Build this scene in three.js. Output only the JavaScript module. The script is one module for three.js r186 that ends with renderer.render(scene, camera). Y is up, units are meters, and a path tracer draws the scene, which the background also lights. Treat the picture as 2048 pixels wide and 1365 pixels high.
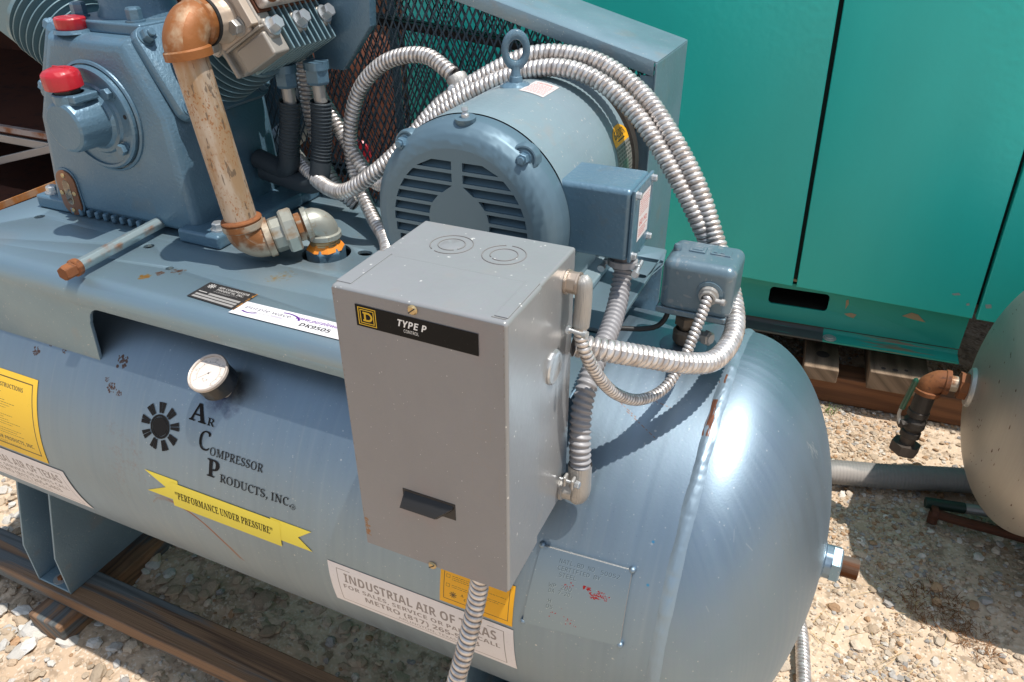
import * as THREE from 'three';
import { RoundedBoxGeometry } from 'three/addons/geometries/RoundedBoxGeometry.js';
import { mergeGeometries, toCreasedNormals } from 'three/addons/utils/BufferGeometryUtils.js';
import { FontLoader } from 'three/addons/loaders/FontLoader.js';

// ------------------------------------------------------------------ camera, sky, sun, exposure
const scene = new THREE.Scene();
const camera = new THREE.PerspectiveCamera(48.07, 1024 / 682, 0.02, 400);
camera.position.set(0.3998, 1.4334, 0.8878);
{
  const f = [-0.3534, -0.5216, -0.7766];
  camera.up.set(0.0047, 1, 0.002);
  camera.lookAt(0.3998 + f[0], 1.4334 + f[1], 0.8878 + f[2]);
}
const SUN = new THREE.Vector3(0.30, 0.954, -0.02).normalize();
{
  // clear summer sky: pale at the horizon, deeper overhead, brighter round the sun, a few thin clouds
  const W = 512, H = 256, d = new Float32Array(W * H * 4), dir = new THREE.Vector3();
  for (let j = 0; j < H; j++) for (let i = 0; i < W; i++) {
    const th = (j + 0.5) / H * Math.PI - Math.PI / 2, ph = ((i + 0.5) / W - 0.5) * Math.PI * 2, k = (j * W + i) * 4;
    dir.set(Math.cos(th) * Math.cos(ph), Math.sin(th), Math.cos(th) * Math.sin(ph));
    const up = Math.max(0, dir.y), h = Math.pow(1 - up, 3.2), c = Math.max(0, dir.dot(SUN)), g = Math.pow(c, 6) * 0.35 + Math.pow(c, 60) * 0.9;
    const cl = Math.max(0, Math.sin(ph * 3 + 1.3 * Math.sin(th * 9 + 1)) * Math.sin(th * 11 + 2 * Math.sin(ph * 2 + 0.7)) - 0.25) * 0.55 * Math.min(1, up * 4);
    let r = 0.225 + 0.42 * h, gg = 0.315 + 0.35 * h, bb = 0.46 + 0.22 * h;
    r += g + cl * 0.7; gg += g * 0.97 + cl * 0.62; bb += g * 0.9 + cl * 0.5;
    if (dir.y < 0) { r = 0.34; gg = 0.28; bb = 0.22; }
    d[k] = r; d[k + 1] = gg; d[k + 2] = bb; d[k + 3] = 1;
  }
  const sky = new THREE.DataTexture(d, W, H, THREE.RGBAFormat, THREE.FloatType);
  sky.mapping = THREE.EquirectangularReflectionMapping; sky.magFilter = THREE.LinearFilter; sky.needsUpdate = true;
  scene.background = sky; scene.environment = sky; scene.backgroundIntensity = scene.environmentIntensity = 1;
}
const sun = new THREE.DirectionalLight(new THREE.Color().setRGB(1, 0.95, 0.885), 4.2);
sun.position.copy(SUN).multiplyScalar(12); sun.castShadow = true;
sun.shadow.mapSize.set(4096, 4096);
Object.assign(sun.shadow.camera, { left: -4, right: 4, top: 4, bottom: -4, near: 1, far: 30 });
scene.add(sun, sun.target);
const renderer = new THREE.WebGLRenderer({ antialias: true });
renderer.toneMapping = THREE.LinearToneMapping;
renderer.toneMappingExposure = 1.25;
renderer.shadowMap.enabled = true;

// ------------------------------------------------------------------ random numbers, noise
let seed = 12345;
const rnd = () => { seed = (seed * 1664525 + 1013904223) >>> 0; return seed / 4294967296; };
const rr = (a, b) => a + (b - a) * rnd();
const lerp = (a, b, t) => a + (b - a) * t;
const clamp = (x, a = 0, b = 1) => Math.min(b, Math.max(a, x));
const sstep = (a, b, x) => { const t = clamp((x - a) / (b - a)); return t * t * (3 - 2 * t); };
const HB = new Float32Array(65536); for (let i = 0; i < 65536; i++) HB[i] = rnd();
const hash = (x, y, s) => HB[((x * 73) ^ (y * 5791) ^ (s * 977) ^ ((x * y) & 1023) * 31) & 65535];
function vn(x, y, p, s) {                       // periodic value noise, period p cells
  const xi = Math.floor(x), yi = Math.floor(y), fx = x - xi, fy = y - yi;
  const m = (a) => ((a % p) + p) % p, u = fx * fx * (3 - 2 * fx), v = fy * fy * (3 - 2 * fy);
  const x0 = m(xi), x1 = m(xi + 1), y0 = m(yi), y1 = m(yi + 1);
  return lerp(lerp(hash(x0, y0, s), hash(x1, y0, s), u), lerp(hash(x0, y1, s), hash(x1, y1, s), u), v);
}
function fbm(x, y, p, s, oct = 5, g = 0.5) {    // x, y in 0..1, first octave p cells
  let a = 1, t = 0, n = 0;
  for (let o = 0; o < oct; o++) { t += a * vn(x * p, y * p, p, s + o * 13); n += a; a *= g; p *= 2; }
  return t / n;
}
const S8 = (l) => { l = clamp(l); return Math.round(255 * (l <= 0.0031308 ? 12.92 * l : 1.055 * l ** (1 / 2.4) - 0.055)); };
function dataTex(w, h, fn, srgb = true) {       // fn(u, v) -> [r, g, b] linear
  const d = new Uint8Array(w * h * 4);
  for (let j = 0; j < h; j++) for (let i = 0; i < w; i++) {
    const c = fn((i + 0.5) / w, (j + 0.5) / h), k = (j * w + i) * 4;
    for (let q = 0; q < 3; q++) d[k + q] = srgb ? S8(c[q]) : Math.round(255 * clamp(c[q]));
    d[k + 3] = 255;
  }
  const t = new THREE.DataTexture(d, w, h);
  t.wrapS = t.wrapT = THREE.RepeatWrapping; t.magFilter = THREE.LinearFilter; t.minFilter = THREE.LinearMipmapLinearFilter;
  if (srgb) t.colorSpace = THREE.SRGBColorSpace;
  t.generateMipmaps = true; t.needsUpdate = true;
  return t;
}
const gray = (w, h, fn) => dataTex(w, h, (u, v) => { const x = fn(u, v); return [x, x, x]; }, false);
function canvasTex(w, h, draw) {
  const c = document.createElement('canvas'); c.width = w; c.height = h;
  const g = c.getContext('2d'); draw(g, w, h);
  const t = new THREE.CanvasTexture(c); t.colorSpace = THREE.SRGBColorSpace; t.anisotropy = 8;
  return t;
}
const mix3 = (a, b, t) => [lerp(a[0], b[0], t), lerp(a[1], b[1], t), lerp(a[2], b[2], t)];
const css = (c, a = 1) => `rgba(${S8(c[0])},${S8(c[1])},${S8(c[2])},${a})`;

// ------------------------------------------------------------------ geometry helpers
const V = (x, y, z) => new THREE.Vector3(x, y, z);
const V3 = (p) => new THREE.Vector3(p[0], p[1], p[2]);
function boxUV(geo, s = 1) {                    // uv in metres / s, by the face's main direction
  const g = geo.index ? geo.toNonIndexed() : geo, p = g.attributes.position, uv = new Float32Array(p.count * 2);
  const a = V(), b = V(), c = V();
  for (let i = 0; i < p.count; i += 3) {
    a.fromBufferAttribute(p, i); b.fromBufferAttribute(p, i + 1).sub(a); c.fromBufferAttribute(p, i + 2).sub(a);
    b.cross(c); const x = Math.abs(b.x), y = Math.abs(b.y), z = Math.abs(b.z);
    for (let k = i; k < i + 3; k++) {
      const X = p.getX(k), Y = p.getY(k), Z = p.getZ(k);
      const w = y >= x && y >= z ? [X, Z] : x >= z ? [Z, Y] : [X, Y];
      uv[2 * k] = w[0] / s; uv[2 * k + 1] = w[1] / s;
    }
  }
  g.setAttribute('uv', new THREE.BufferAttribute(uv, 2));
  return g;
}
function M(...geos) {                           // one geometry out of several
  const l = geos.flat(9).map((g) => {
    g = g.index ? g.toNonIndexed() : g;
    if (!g.attributes.normal) g.computeVertexNormals();
    if (!g.attributes.uv) g = boxUV(g);
    for (const k of Object.keys(g.attributes)) if (!['position', 'normal', 'uv'].includes(k)) g.deleteAttribute(k);
    return g;
  });
  return l.length === 1 ? l[0] : mergeGeometries(l);
}
const rb = (w, h, d, x, y, z, r = 0.003, s = 2) => boxUV(new RoundedBoxGeometry(w, h, d, s, Math.min(r, w / 2.01, h / 2.01, d / 2.01)).translate(x, y, z));
const rbx = (x0, x1, y0, y1, z0, z1, r = 0.003, s = 2) => rb(x1 - x0, y1 - y0, z1 - z0, (x0 + x1) / 2, (y0 + y1) / 2, (z0 + z1) / 2, r, s);
const bx = (x0, x1, y0, y1, z0, z1) => boxUV(new THREE.BoxGeometry(x1 - x0, y1 - y0, z1 - z0).translate((x0 + x1) / 2, (y0 + y1) / 2, (z0 + z1) / 2));
const YUP = V(0, 1, 0);
function orient(g, o, dir) {
  g.applyQuaternion(new THREE.Quaternion().setFromUnitVectors(YUP, V3(dir).normalize()));
  return g.translate(o[0], o[1], o[2]);
}
// turned body: prof = [[radius, distance along dir], ...] from o along dir
function lathe(prof, o, dir = [0, 1, 0], seg = 40, crease = 0.6) {
  const pts = prof.map(([r, t]) => new THREE.Vector2(Math.max(r, 0.00001), t));
  return boxUV(toCreasedNormals(orient(new THREE.LatheGeometry(pts, seg), o, dir), crease));
}
const rod = (a, b, r, seg = 20) => {
  const d = V3(b).sub(V3(a)), l = d.length(), e = Math.min(r * 0.15, 0.001);
  return lathe([[0, 0], [r - e, 0], [r, e], [r, l - e], [r - e, l], [0, l]], a, d.toArray(), seg);
};
const hex = (o, dir, af, h, turn = 0) => {      // hexagon head, af = width across flats, chamfered top
  const r = af / 1.732;
  const g = new THREE.LatheGeometry([[0.00001, 0], [r, 0], [r, h * 0.82], [r * 0.86, h], [0.00001, h]].map((p) => new THREE.Vector2(...p)), 6);
  g.rotateY(turn);
  return boxUV(toCreasedNormals(orient(g, o, dir), 0.2));
};
const bolt = (o, dir, af, h, turn = 0.3) => {
  const d = V3(dir).normalize();
  return M(lathe([[0, 0], [af * 0.72, 0], [af * 0.72, h * 0.16], [0, h * 0.16]], o, dir, 24),
    hex(V3(o).addScaledVector(d, h * 0.16).toArray(), dir, af, h, turn));
};
const nut = (o, dir, af, h, turn = 0.3) => {    // bolt with a stud end
  const d = V3(dir).normalize();
  return M(bolt(o, dir, af, h, turn), rod(V3(o).addScaledVector(d, h).toArray(), V3(o).addScaledVector(d, h * 1.55).toArray(), af * 0.33, 16));
};
function surf(nu, nv, fn, uvf) {                // parametric sheet
  const pos = [], uv = [], idx = [];
  for (let j = 0; j <= nv; j++) for (let i = 0; i <= nu; i++) {
    const u = i / nu, v = j / nv; pos.push(...fn(u, v)); uv.push(...(uvf ? uvf(u, v) : [u, v]));
  }
  for (let j = 0; j < nv; j++) for (let i = 0; i < nu; i++) {
    const a = j * (nu + 1) + i, b = a + 1, c = a + nu + 1, d = c + 1; idx.push(a, c, b, b, c, d);
  }
  const g = new THREE.BufferGeometry();
  g.setAttribute('position', new THREE.Float32BufferAttribute(pos, 3));
  g.setAttribute('uv', new THREE.Float32BufferAttribute(uv, 2));
  g.setIndex(idx); g.computeVertexNormals();
  return g;
}
const shape = (pts) => new THREE.Shape(pts.map((p) => new THREE.Vector2(p[0], p[1])));
const extr = (sh, z0, z1, bev = 0, seg = 2) => {
  const g = new THREE.ExtrudeGeometry(sh, { depth: z1 - z0 - 2 * bev, bevelEnabled: bev > 0, bevelThickness: bev, bevelSize: bev, bevelOffset: -bev, bevelSegments: seg, curveSegments: 16 });
  return boxUV(toCreasedNormals(g.translate(0, 0, z0 + bev), 0.5));
};
const curve = (pts, t = 0.5) => new THREE.CatmullRomCurve3(pts.map(V3), false, 'centripetal', t);
function sweep(c, radius, along, around, rf, uvScale = [1, 1]) {   // tube with radius rf(s, angle) along curve c
  const L = c.getLength(), n = Math.max(2, Math.round(L / along)), pos = [], uv = [], idx = [];
  c.arcLengthDivisions = 400;
  const p0 = c.getPointAt(0), t = c.getTangentAt(0), nrm = Math.abs(t.y) < 0.9 ? V(0, 1, 0) : V(1, 0, 0);
  nrm.addScaledVector(t, -nrm.dot(t)).normalize();
  const prevT = t.clone(), q = new THREE.Quaternion(), bi = V();
  for (let i = 0; i <= n; i++) {
    const s = i / n, p = i ? c.getPointAt(s) : p0, T = c.getTangentAt(s);
    q.setFromUnitVectors(prevT, T); nrm.applyQuaternion(q).addScaledVector(T, -nrm.dot(T)).normalize(); prevT.copy(T);
    bi.crossVectors(T, nrm);
    for (let k = 0; k <= around; k++) {
      const a = (k / around) * Math.PI * 2, r = rf ? rf(s * L, a, L) : radius, x = Math.cos(a) * r, y = Math.sin(a) * r;
      pos.push(p.x + nrm.x * x + bi.x * y, p.y + nrm.y * x + bi.y * y, p.z + nrm.z * x + bi.z * y);
      uv.push(s * L / uvScale[0], k / around * uvScale[1]);
    }
  }
  for (let i = 0; i < n; i++) for (let k = 0; k < around; k++) {
    const a = i * (around + 1) + k, b = a + 1, d = a + around + 1; idx.push(a, b, d, b, d + 1, d);
  }
  const g = new THREE.BufferGeometry();
  g.setAttribute('position', new THREE.Float32BufferAttribute(pos, 3));
  g.setAttribute('uv', new THREE.Float32BufferAttribute(uv, 2));
  g.setIndex(idx); g.computeVertexNormals();
  return g;
}
// spiral-wound flexible metal conduit; soft = liquid-tight jacket look
function conduit(pts, r, pitch, depth, soft = false) {
  const c = curve(pts);
  return sweep(c, r, pitch / 9, 22, (s, a) => {
    let f = s / pitch + a / (2 * Math.PI); f -= Math.floor(f);
    const b = soft ? 0.5 - 0.5 * Math.cos(f * 2 * Math.PI) : Math.pow(Math.abs(Math.sin(Math.PI * clamp(f * 1.06))), 0.75);
    return r - depth + depth * b;
  }, [pitch * 8, 1]);
}
const pipe = (pts, r, seg = 24, uvs = [1, 1]) => sweep(curve(pts), r, 0.006, seg, null, uvs);
// pipe elbow: from direction A to direction B around the corner point, with bands at both ends
function elbow(corner, A, B, leg, r, band, bl) {
  const c = V3(corner), a = V3(A).normalize(), b = V3(B).normalize();
  const pA = c.clone().addScaledVector(a, leg), pB = c.clone().addScaledVector(b, leg), k = leg * 0.22;
  const cv = new THREE.CatmullRomCurve3([pA, c.clone().addScaledVector(a, leg * 0.55), c.clone().addScaledVector(a, k).addScaledVector(b, k), c.clone().addScaledVector(b, leg * 0.55), pB], false, 'centripetal');
  const ring = (p, d) => lathe([[r * 0.8, 0], [band, 0], [band, bl * 0.8], [r, bl], [r * 0.8, bl]], p.toArray(), d.clone().negate().toArray(), 36);
  return M(boxUV(sweep(cv, r, 0.004, 32)), ring(pA, a), ring(pB, b));
}

// ------------------------------------------------------------------ scene tree helpers
const used = {};
function numbered(n) { const k = used[n] = (used[n] ?? -1) + 1; return k ? `${n}_${String(k).padStart(3, '0')}` : n; }
function shadows(o) { o.castShadow = o.receiveShadow = true; return o; }
function part(name, geo, mat, parent, label) {
  const m = shadows(new THREE.Mesh(geo, mat)); m.name = numbered(name); parent.add(m);
  if (label) m.userData.label = label;
  return m;
}
function group(name, parent, label) { const g = new THREE.Group(); g.name = numbered(name); parent.add(g); if (label) g.userData.label = label; return g; }
function thing(name, label, category, pos = [0, 0, 0], grp) {
  const g = new THREE.Group(); g.name = numbered(name); g.position.set(...pos); scene.add(g);
  g.userData = { label, category }; if (grp) g.userData.group = grp;
  return g;
}
function tag(o, label, category, grp) { o.userData = { label, category }; if (grp) o.userData.group = grp; return o; }

// ------------------------------------------------------------------ materials
const std = (o) => new THREE.MeshStandardMaterial({ side: THREE.DoubleSide, ...o });
const phys = (o) => new THREE.MeshPhysicalMaterial({ side: THREE.DoubleSide, ...o });
const rgb = (r, g, b) => new THREE.Color().setRGB(r, g, b);
const rep = (t, x, y = x) => { const c = t.clone(); c.repeat.set(x, y); c.needsUpdate = true; return c; };

const BLUE = [0.135, 0.215, 0.27];
const peel = gray(512, 512, (u, v) => fbm(u, v, 48, 3, 3, 0.5));
const fine = gray(512, 512, (u, v) => fbm(u, v, 8, 5, 6, 0.6));
const paintMap = dataTex(1024, 1024, (u, v) => {
  const n = fbm(u, v, 4, 11, 6, 0.55), d = fbm(u, v, 10, 29, 5, 0.6), k = sstep(0.62, 0.8, d);
  let c = BLUE.map((x) => x * (0.86 + 0.28 * n));
  c = mix3(c, [0.2, 0.19, 0.17], k * 0.28);
  if (fbm(u, v, 160, 41, 2) > 0.875) c = mix3(c, [0.5, 0.5, 0.48], 0.35);
  return c;
});
const roughMap = gray(512, 512, (u, v) => 0.30 + 0.32 * fbm(u, v, 6, 51, 6, 0.6));
const paint = phys({ color: rgb(1.5, 1.38, 1.32), map: rep(paintMap, 2), metalness: 0.55, roughness: 0.95, roughnessMap: rep(roughMap, 2), bumpMap: rep(peel, 6), bumpScale: 0.00025, clearcoat: 0.12, clearcoatRoughness: 0.35 });
const castPaint = phys({ color: rgb(0.74, 0.86, 0.95), map: rep(paintMap, 2.6), metalness: 0.3, roughness: 0.9, roughnessMap: rep(roughMap, 3), bumpMap: rep(peel, 7), bumpScale: 0.00045, clearcoat: 0.18, clearcoatRoughness: 0.3 });
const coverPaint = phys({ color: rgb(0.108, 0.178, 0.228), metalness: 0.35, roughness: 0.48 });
const hammerPaint = phys({ color: rgb(0.8, 0.92, 1.0), map: rep(paintMap, 3), metalness: 0.3, roughness: 0.42, bumpMap: rep(peel, 4.5), bumpScale: 0.0006, clearcoat: 0.3, clearcoatRoughness: 0.25 });
const motorPaint = phys({ color: rgb(1.5, 1.28, 1.15), map: rep(paintMap, 1.7), metalness: 0.15, roughness: 0.5, bumpMap: rep(peel, 6), bumpScale: 0.0002, clearcoat: 0.1, clearcoatRoughness: 0.4 });
const finPaint = phys({ color: rgb(1.15, 1.15, 1.05), map: rep(paintMap, 3), metalness: 0.3, roughness: 0.42 });
const aluminium = std({ color: rgb(0.36, 0.33, 0.29), metalness: 0.45, roughness: 0.52, bumpMap: rep(fine, 6), bumpScale: 0.0008 });
const zinc = std({ color: rgb(0.55, 0.57, 0.58), metalness: 0.75, roughness: 0.36, bumpMap: rep(fine, 8), bumpScale: 0.0003 });
const zincDull = std({ color: rgb(0.42, 0.41, 0.39), metalness: 0.6, roughness: 0.5, bumpMap: rep(fine, 8), bumpScale: 0.0008 });
const brass = std({ color: rgb(0.5, 0.38, 0.2), metalness: 0.7, roughness: 0.38 });
const conduitMap = dataTex(256, 256, (u, v) => { const n = fbm(u, v, 6, 71, 5, 0.6), f = 8 * u + v, q = Math.abs(f - Math.floor(f) - 0.02), gr = sstep(0.16, 0.02, Math.min(q, 1 - q)); return mix3(mix3([0.70, 0.675, 0.655], [0.46, 0.42, 0.395], sstep(0.35, 0.8, n)), [0.13, 0.105, 0.09], gr * 0.8); });
const conduitMetal = std({ map: conduitMap, metalness: 0.72, roughness: 0.38 });
const jacketMetal = std({ color: rgb(0.30, 0.295, 0.31), map: rep(conduitMap, 1), metalness: 0.35, roughness: 0.5 });
jacketMetal.map = null; jacketMetal.color.setRGB(0.30, 0.295, 0.305); jacketMetal.metalness = 0.15;
const black = std({ color: rgb(0.012, 0.012, 0.013), roughness: 0.55 });
const blackGloss = phys({ color: rgb(0.01, 0.01, 0.011), roughness: 0.35, clearcoat: 0.4 });
const rubber = std({ color: rgb(0.03, 0.042, 0.052), roughness: 0.6, bumpMap: rep(fine, 4), bumpScale: 0.0004 });
const redPlastic = phys({ color: rgb(0.42, 0.012, 0.022), roughness: 0.38, clearcoat: 0.2, bumpMap: rep(fine, 6), bumpScale: 0.0003 });
const rustMap = dataTex(512, 512, (u, v) => {
  const n = fbm(u, v, 6, 81, 6, 0.6), m = fbm(u, v, 24, 87, 4, 0.6);
  return mix3(mix3([0.13, 0.042, 0.016], [0.29, 0.105, 0.03], n), [0.06, 0.025, 0.014], sstep(0.55, 0.8, m) * 0.7);
});
const rust = std({ map: rep(rustMap, 4), roughness: 0.82, bumpMap: rep(fine, 10), bumpScale: 0.0012 });
const rustDark = std({ color: rgb(0.36, 0.3, 0.28), map: rep(rustMap, 2), roughness: 0.8, bumpMap: rep(fine, 5), bumpScale: 0.001 });
// galvanised steam pipe, rust freckles; uv: x along pipe (0..1), y around
const pipeMap = dataTex(512, 512, (u, v) => {
  const st = fbm(u * 0.4, v, 6, 91, 6, 0.6), sp = fbm(u, v, 72, 97, 3, 0.6), big = fbm(u, v, 4, 99, 5, 0.55);
  let c = mix3([0.48, 0.40, 0.32], [0.36, 0.235, 0.13], sstep(0.35, 0.7, st));
  c = mix3(c, [0.30, 0.125, 0.04], sstep(0.6, 0.68, sp) * sstep(0.5, 0.66, big) * 0.9);
  c = mix3(c, [0.10, 0.07, 0.05], sstep(0.7, 0.75, fbm(u * 0.5, v, 30, 101, 3, 0.6)) * 0.7);
  const e = Math.max(sstep(0.12, 0.0, u), sstep(0.93, 1, u));
  return mix3(c, [0.33, 0.12, 0.03], e * 0.8);
});
const pipeMat = std({ map: pipeMap, metalness: 0.25, roughness: 0.5, bumpMap: rep(fine, 3), bumpScale: 0.0004 });
const rustyGalv = (col, rst, amt, sd) => dataTex(256, 256, (u, v) => {
  const n = fbm(u, v, 5, sd, 6, 0.6); return mix3(col, rst, sstep(amt - 0.16, amt + 0.12, n));
});
const elbowRust = std({ map: rep(rustyGalv([0.42, 0.29, 0.18], [0.27, 0.095, 0.022], 0.37, 103), 6), metalness: 0.2, roughness: 0.55, bumpMap: rep(fine, 7), bumpScale: 0.0008 });
const elbowGalv = std({ map: rep(rustyGalv([0.40, 0.34, 0.26], [0.23, 0.09, 0.028], 0.58, 105), 7), metalness: 0.35, roughness: 0.5, bumpMap: rep(fine, 8), bumpScale: 0.0008 });
const unionGalv = std({ map: rep(rustyGalv([0.36, 0.37, 0.33], [0.28, 0.2, 0.12], 0.62, 107), 7), metalness: 0.5, roughness: 0.45, bumpMap: rep(fine, 8), bumpScale: 0.0006 });
const orangePaint = std({ color: rgb(0.75, 0.24, 0.02), roughness: 0.6, bumpMap: rep(fine, 8), bumpScale: 0.001 });
const rodMetal = std({ map: rep(rustyGalv([0.30, 0.38, 0.40], [0.3, 0.12, 0.04], 0.72, 109), 5), metalness: 0.55, roughness: 0.38 });
const greenPaint = phys({ color: rgb(0.012, 0.56, 0.49), map: rep(dataTex(512, 512, (u, v) => { const n = fbm(u, v * 0.3, 6, 113, 6, 0.55); const k = 0.86 + 0.22 * n; return [k, k, k]; }), 0.8), metalness: 0, roughness: 0.42, clearcoat: 0.25, clearcoatRoughness: 0.4 });
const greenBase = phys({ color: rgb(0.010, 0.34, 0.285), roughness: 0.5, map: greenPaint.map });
const darkIron = std({ color: rgb(0.05, 0.043, 0.037), metalness: 0.4, roughness: 0.6, bumpMap: rep(fine, 8), bumpScale: 0.0015 });
const grayPaint = dataTex(512, 512, (u, v) => {
  const n = fbm(u, v, 5, 121, 6, 0.6); let c = [0.25, 0.257, 0.262].map((x) => x * (0.93 + 0.13 * n));
  c = mix3(c, [0.33, 0.25, 0.18], sstep(0.62, 0.85, fbm(u, v, 7, 127, 5)) * 0.25);
  if (fbm(u, v, 128, 131, 2) > 0.885) c = [0.66, 0.65, 0.62];
  return c;
});
const enamel = phys({ map: rep(grayPaint, 2.4), metalness: 0.1, roughness: 0.34, clearcoat: 0.25, clearcoatRoughness: 0.22, bumpMap: rep(peel, 6), bumpScale: 0.00012 });
const wavy = gray(512, 512, (u, v) => 0.9 * fbm(u, v, 3, 135, 3, 0.45) + 0.1 * fbm(u, v, 90, 137, 2));
enamel.bumpMap = rep(wavy, 2.2); enamel.bumpScale = 0.0016; greenPaint.bumpMap = rep(wavy, 0.9); greenPaint.bumpScale = 0.004;
const groove = std({ color: rgb(0.19, 0.185, 0.18), roughness: 0.6 });

const font = await new FontLoader().loadAsync('fonts/droid/droid_serif_bold.typeface.json');
const fontR = await new FontLoader().loadAsync('fonts/droid/droid_serif_regular.typeface.json');

// ================================================================== GROUND
const gx = (t) => Math.sign(t) * (Math.pow(Math.abs(t), 4) * 60 + Math.abs(t) * 3);
const groundMap = dataTex(2048, 2048, (u, v) => {
  const n = fbm(u, v, 6, 201, 7, 0.6), s = fbm(u, v, 60, 211, 4, 0.65), t = fbm(u, v, 240, 215, 2, 0.6);
  let c = mix3([0.47, 0.345, 0.235], [0.58, 0.45, 0.325], sstep(0.3, 0.7, n));
  c = mix3(c, [0.26, 0.19, 0.13], sstep(0.52, 0.72, s) * 0.75);
  c = mix3(c, [0.66, 0.58, 0.48], sstep(0.6, 0.76, t) * 0.6);
  return c;
});
const groundBump = gray(1024, 1024, (u, v) => 0.55 * fbm(u, v, 10, 221, 6, 0.62) + 0.45 * (1 - Math.abs(2 * fbm(u, v, 26, 223, 4, 0.6) - 1)));
const groundH = (x, z) => {
  const l = sstep(0.2, -0.3, x);
  return 0.012 * (fbm(x * 0.25 + 7.3, z * 0.25 + 3.1, 8, 231, 4, 0.55) - 0.5) + (0.018 + 0.02 * l) * (fbm(x * 0.5 + 5.7, z * 0.5 + 9.2, 24, 237, 3, 0.5) - 0.5) - 0.008 + 0.045 * sstep(-0.1, -0.5, x) * sstep(-0.5, 0.0, z);
};
{
  const g = surf(420, 420, (u, v) => {
    const x = gx(u * 2 - 1) + 0.2, z = gx(v * 2 - 1) - 0.4, n = Math.hypot(x, z) < 6 ? groundH(x, z) : -0.008;
    return [x, n, z];
  }, (u, v) => [(gx(u * 2 - 1)) / 1.3, (gx(v * 2 - 1)) / 1.3]);
  const m = part('ground', g, std({ map: groundMap, roughness: 0.95, bumpMap: groundBump, bumpScale: 0.014 }), scene);
  m.userData = { kind: 'structure' };
}
// stones: several shapes, lying loose on the ground
{
  const stones = [];
  for (let k = 0; k < 5; k++) {
    const g = new THREE.IcosahedronGeometry(1, 1), p = g.attributes.position;
    const jit = new Map();
    for (let i = 0; i < p.count; i++) {
      const key = [p.getX(i), p.getY(i), p.getZ(i)].map((q) => q.toFixed(3)).join();
      if (!jit.has(key)) jit.set(key, rr(0.72, 1.12));
      const f = jit.get(key); p.setXYZ(i, p.getX(i) * f, p.getY(i) * f, p.getZ(i) * f);
    }
    stones.push(toCreasedNormals(g, 0.45));
  }
  const root = new THREE.Group(); root.name = 'gravel'; scene.add(root);
  root.userData = { label: 'loose pale crushed stone and pebbles scattered over the dirt', category: 'gravel', kind: 'stuff' };
  const tones = [[0.60, 0.50, 0.39], [0.52, 0.39, 0.27], [0.66, 0.60, 0.52], [0.40, 0.37, 0.34], [0.44, 0.27, 0.15], [0.58, 0.45, 0.32], [0.56, 0.46, 0.35], [0.49, 0.37, 0.255]];
  const spots = [];
  const put = (x, z, s, fl, tone) => spots.push([x, z, s, fl, tone]);
  for (let i = 0; i < 52000; i++) {            // fine gravel on the right
    const x = rr(0.25, 1.7), z = rr(-1.75, 0.15); if (fbm(x * 0.4 + 3, z * 0.4 + 3, 14, 241, 4) < 0.46 && rnd() < 0.75) continue; put(x, z, 0.0018 + 0.0062 * Math.pow(rnd(), 3.4), 0.6, tones[Math.floor(rnd() * 8)]);
  }
  for (let i = 0; i < 300; i++) put(rr(0.35, 1.4), rr(-1.5, 0.05), rr(0.008, 0.015), 0.55, tones[Math.floor(rnd() * 8)]);
  for (let i = 0; i < 15000; i++) {            // far and left
    const x = rr(-3.2, 0.3), z = rr(-2.6, 0.9); put(x, z, 0.004 + 0.009 * Math.pow(rnd(), 3), 0.6, tones[Math.floor(rnd() * 8)]);
  }
  for (let i = 0; i < 1500; i++) {             // crusty clods and white stones in front, left
    const x = rr(-1.6, 0.35), z = rr(-0.15, 0.75), w = rnd(); put(x, z, 0.007 + 0.016 * Math.pow(w, 2.4), 0.5, rnd() < 0.3 && x < -0.75 ? [0.58, 0.55, 0.5] : mix3([0.38, 0.285, 0.195], [0.50, 0.40, 0.29], rnd()));
  }
  for (let i = 0; i < 160; i++) put(rr(-1.5, -0.95), rr(0.3, 0.6), rr(0.012, 0.026), 0.6, mix3([0.48, 0.44, 0.38], [0.62, 0.6, 0.56], rnd()));
  const per = stones.map(() => []);
  for (const s of spots) per[Math.floor(rnd() * 5)].push(s);
  const sm = std({ roughness: 0.9, bumpMap: rep(fine, 2), bumpScale: 0.0015 });
  const mt = new THREE.Matrix4(), q = new THREE.Quaternion(), e = new THREE.Euler(), col = new THREE.Color();
  per.forEach((list, k) => {
    const im = shadows(new THREE.InstancedMesh(stones[k], sm, list.length)); im.name = numbered('gravel_stones');
    im.userData.kind = 'stuff';
    list.forEach(([x, z, s, fl, t], i) => {
      e.set(rr(-0.4, 0.4), rr(0, 6.28), rr(-0.4, 0.4)); q.setFromEuler(e);
      mt.compose(V(x, groundH(x, z) + s * 0.22, z), q, V(s * rr(0.8, 1.3), s * fl * rr(0.7, 1.2), s * rr(0.8, 1.2)));
      im.setMatrixAt(i, mt); const b = rr(0.75, 1.1); im.setColorAt(i, col.setRGB(t[0] * b, t[1] * b, t[2] * b));
    });
    root.add(im);
  });
}

// ================================================================== AIR COMPRESSOR
const comp = thing('air_compressor', 'blue-grey air compressor with motor, pump and grey control box on a horizontal tank', 'air compressor');
const AY = 0.5864, TR = 0.3045, SEAM = 0.3142;   // tank axis height, radius, end of the cylinder
const onTank = (x, a, off = 0) => { const t = a / TR, r = TR + off; return [x, AY + r * Math.cos(t), r * Math.sin(t)]; };

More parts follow.
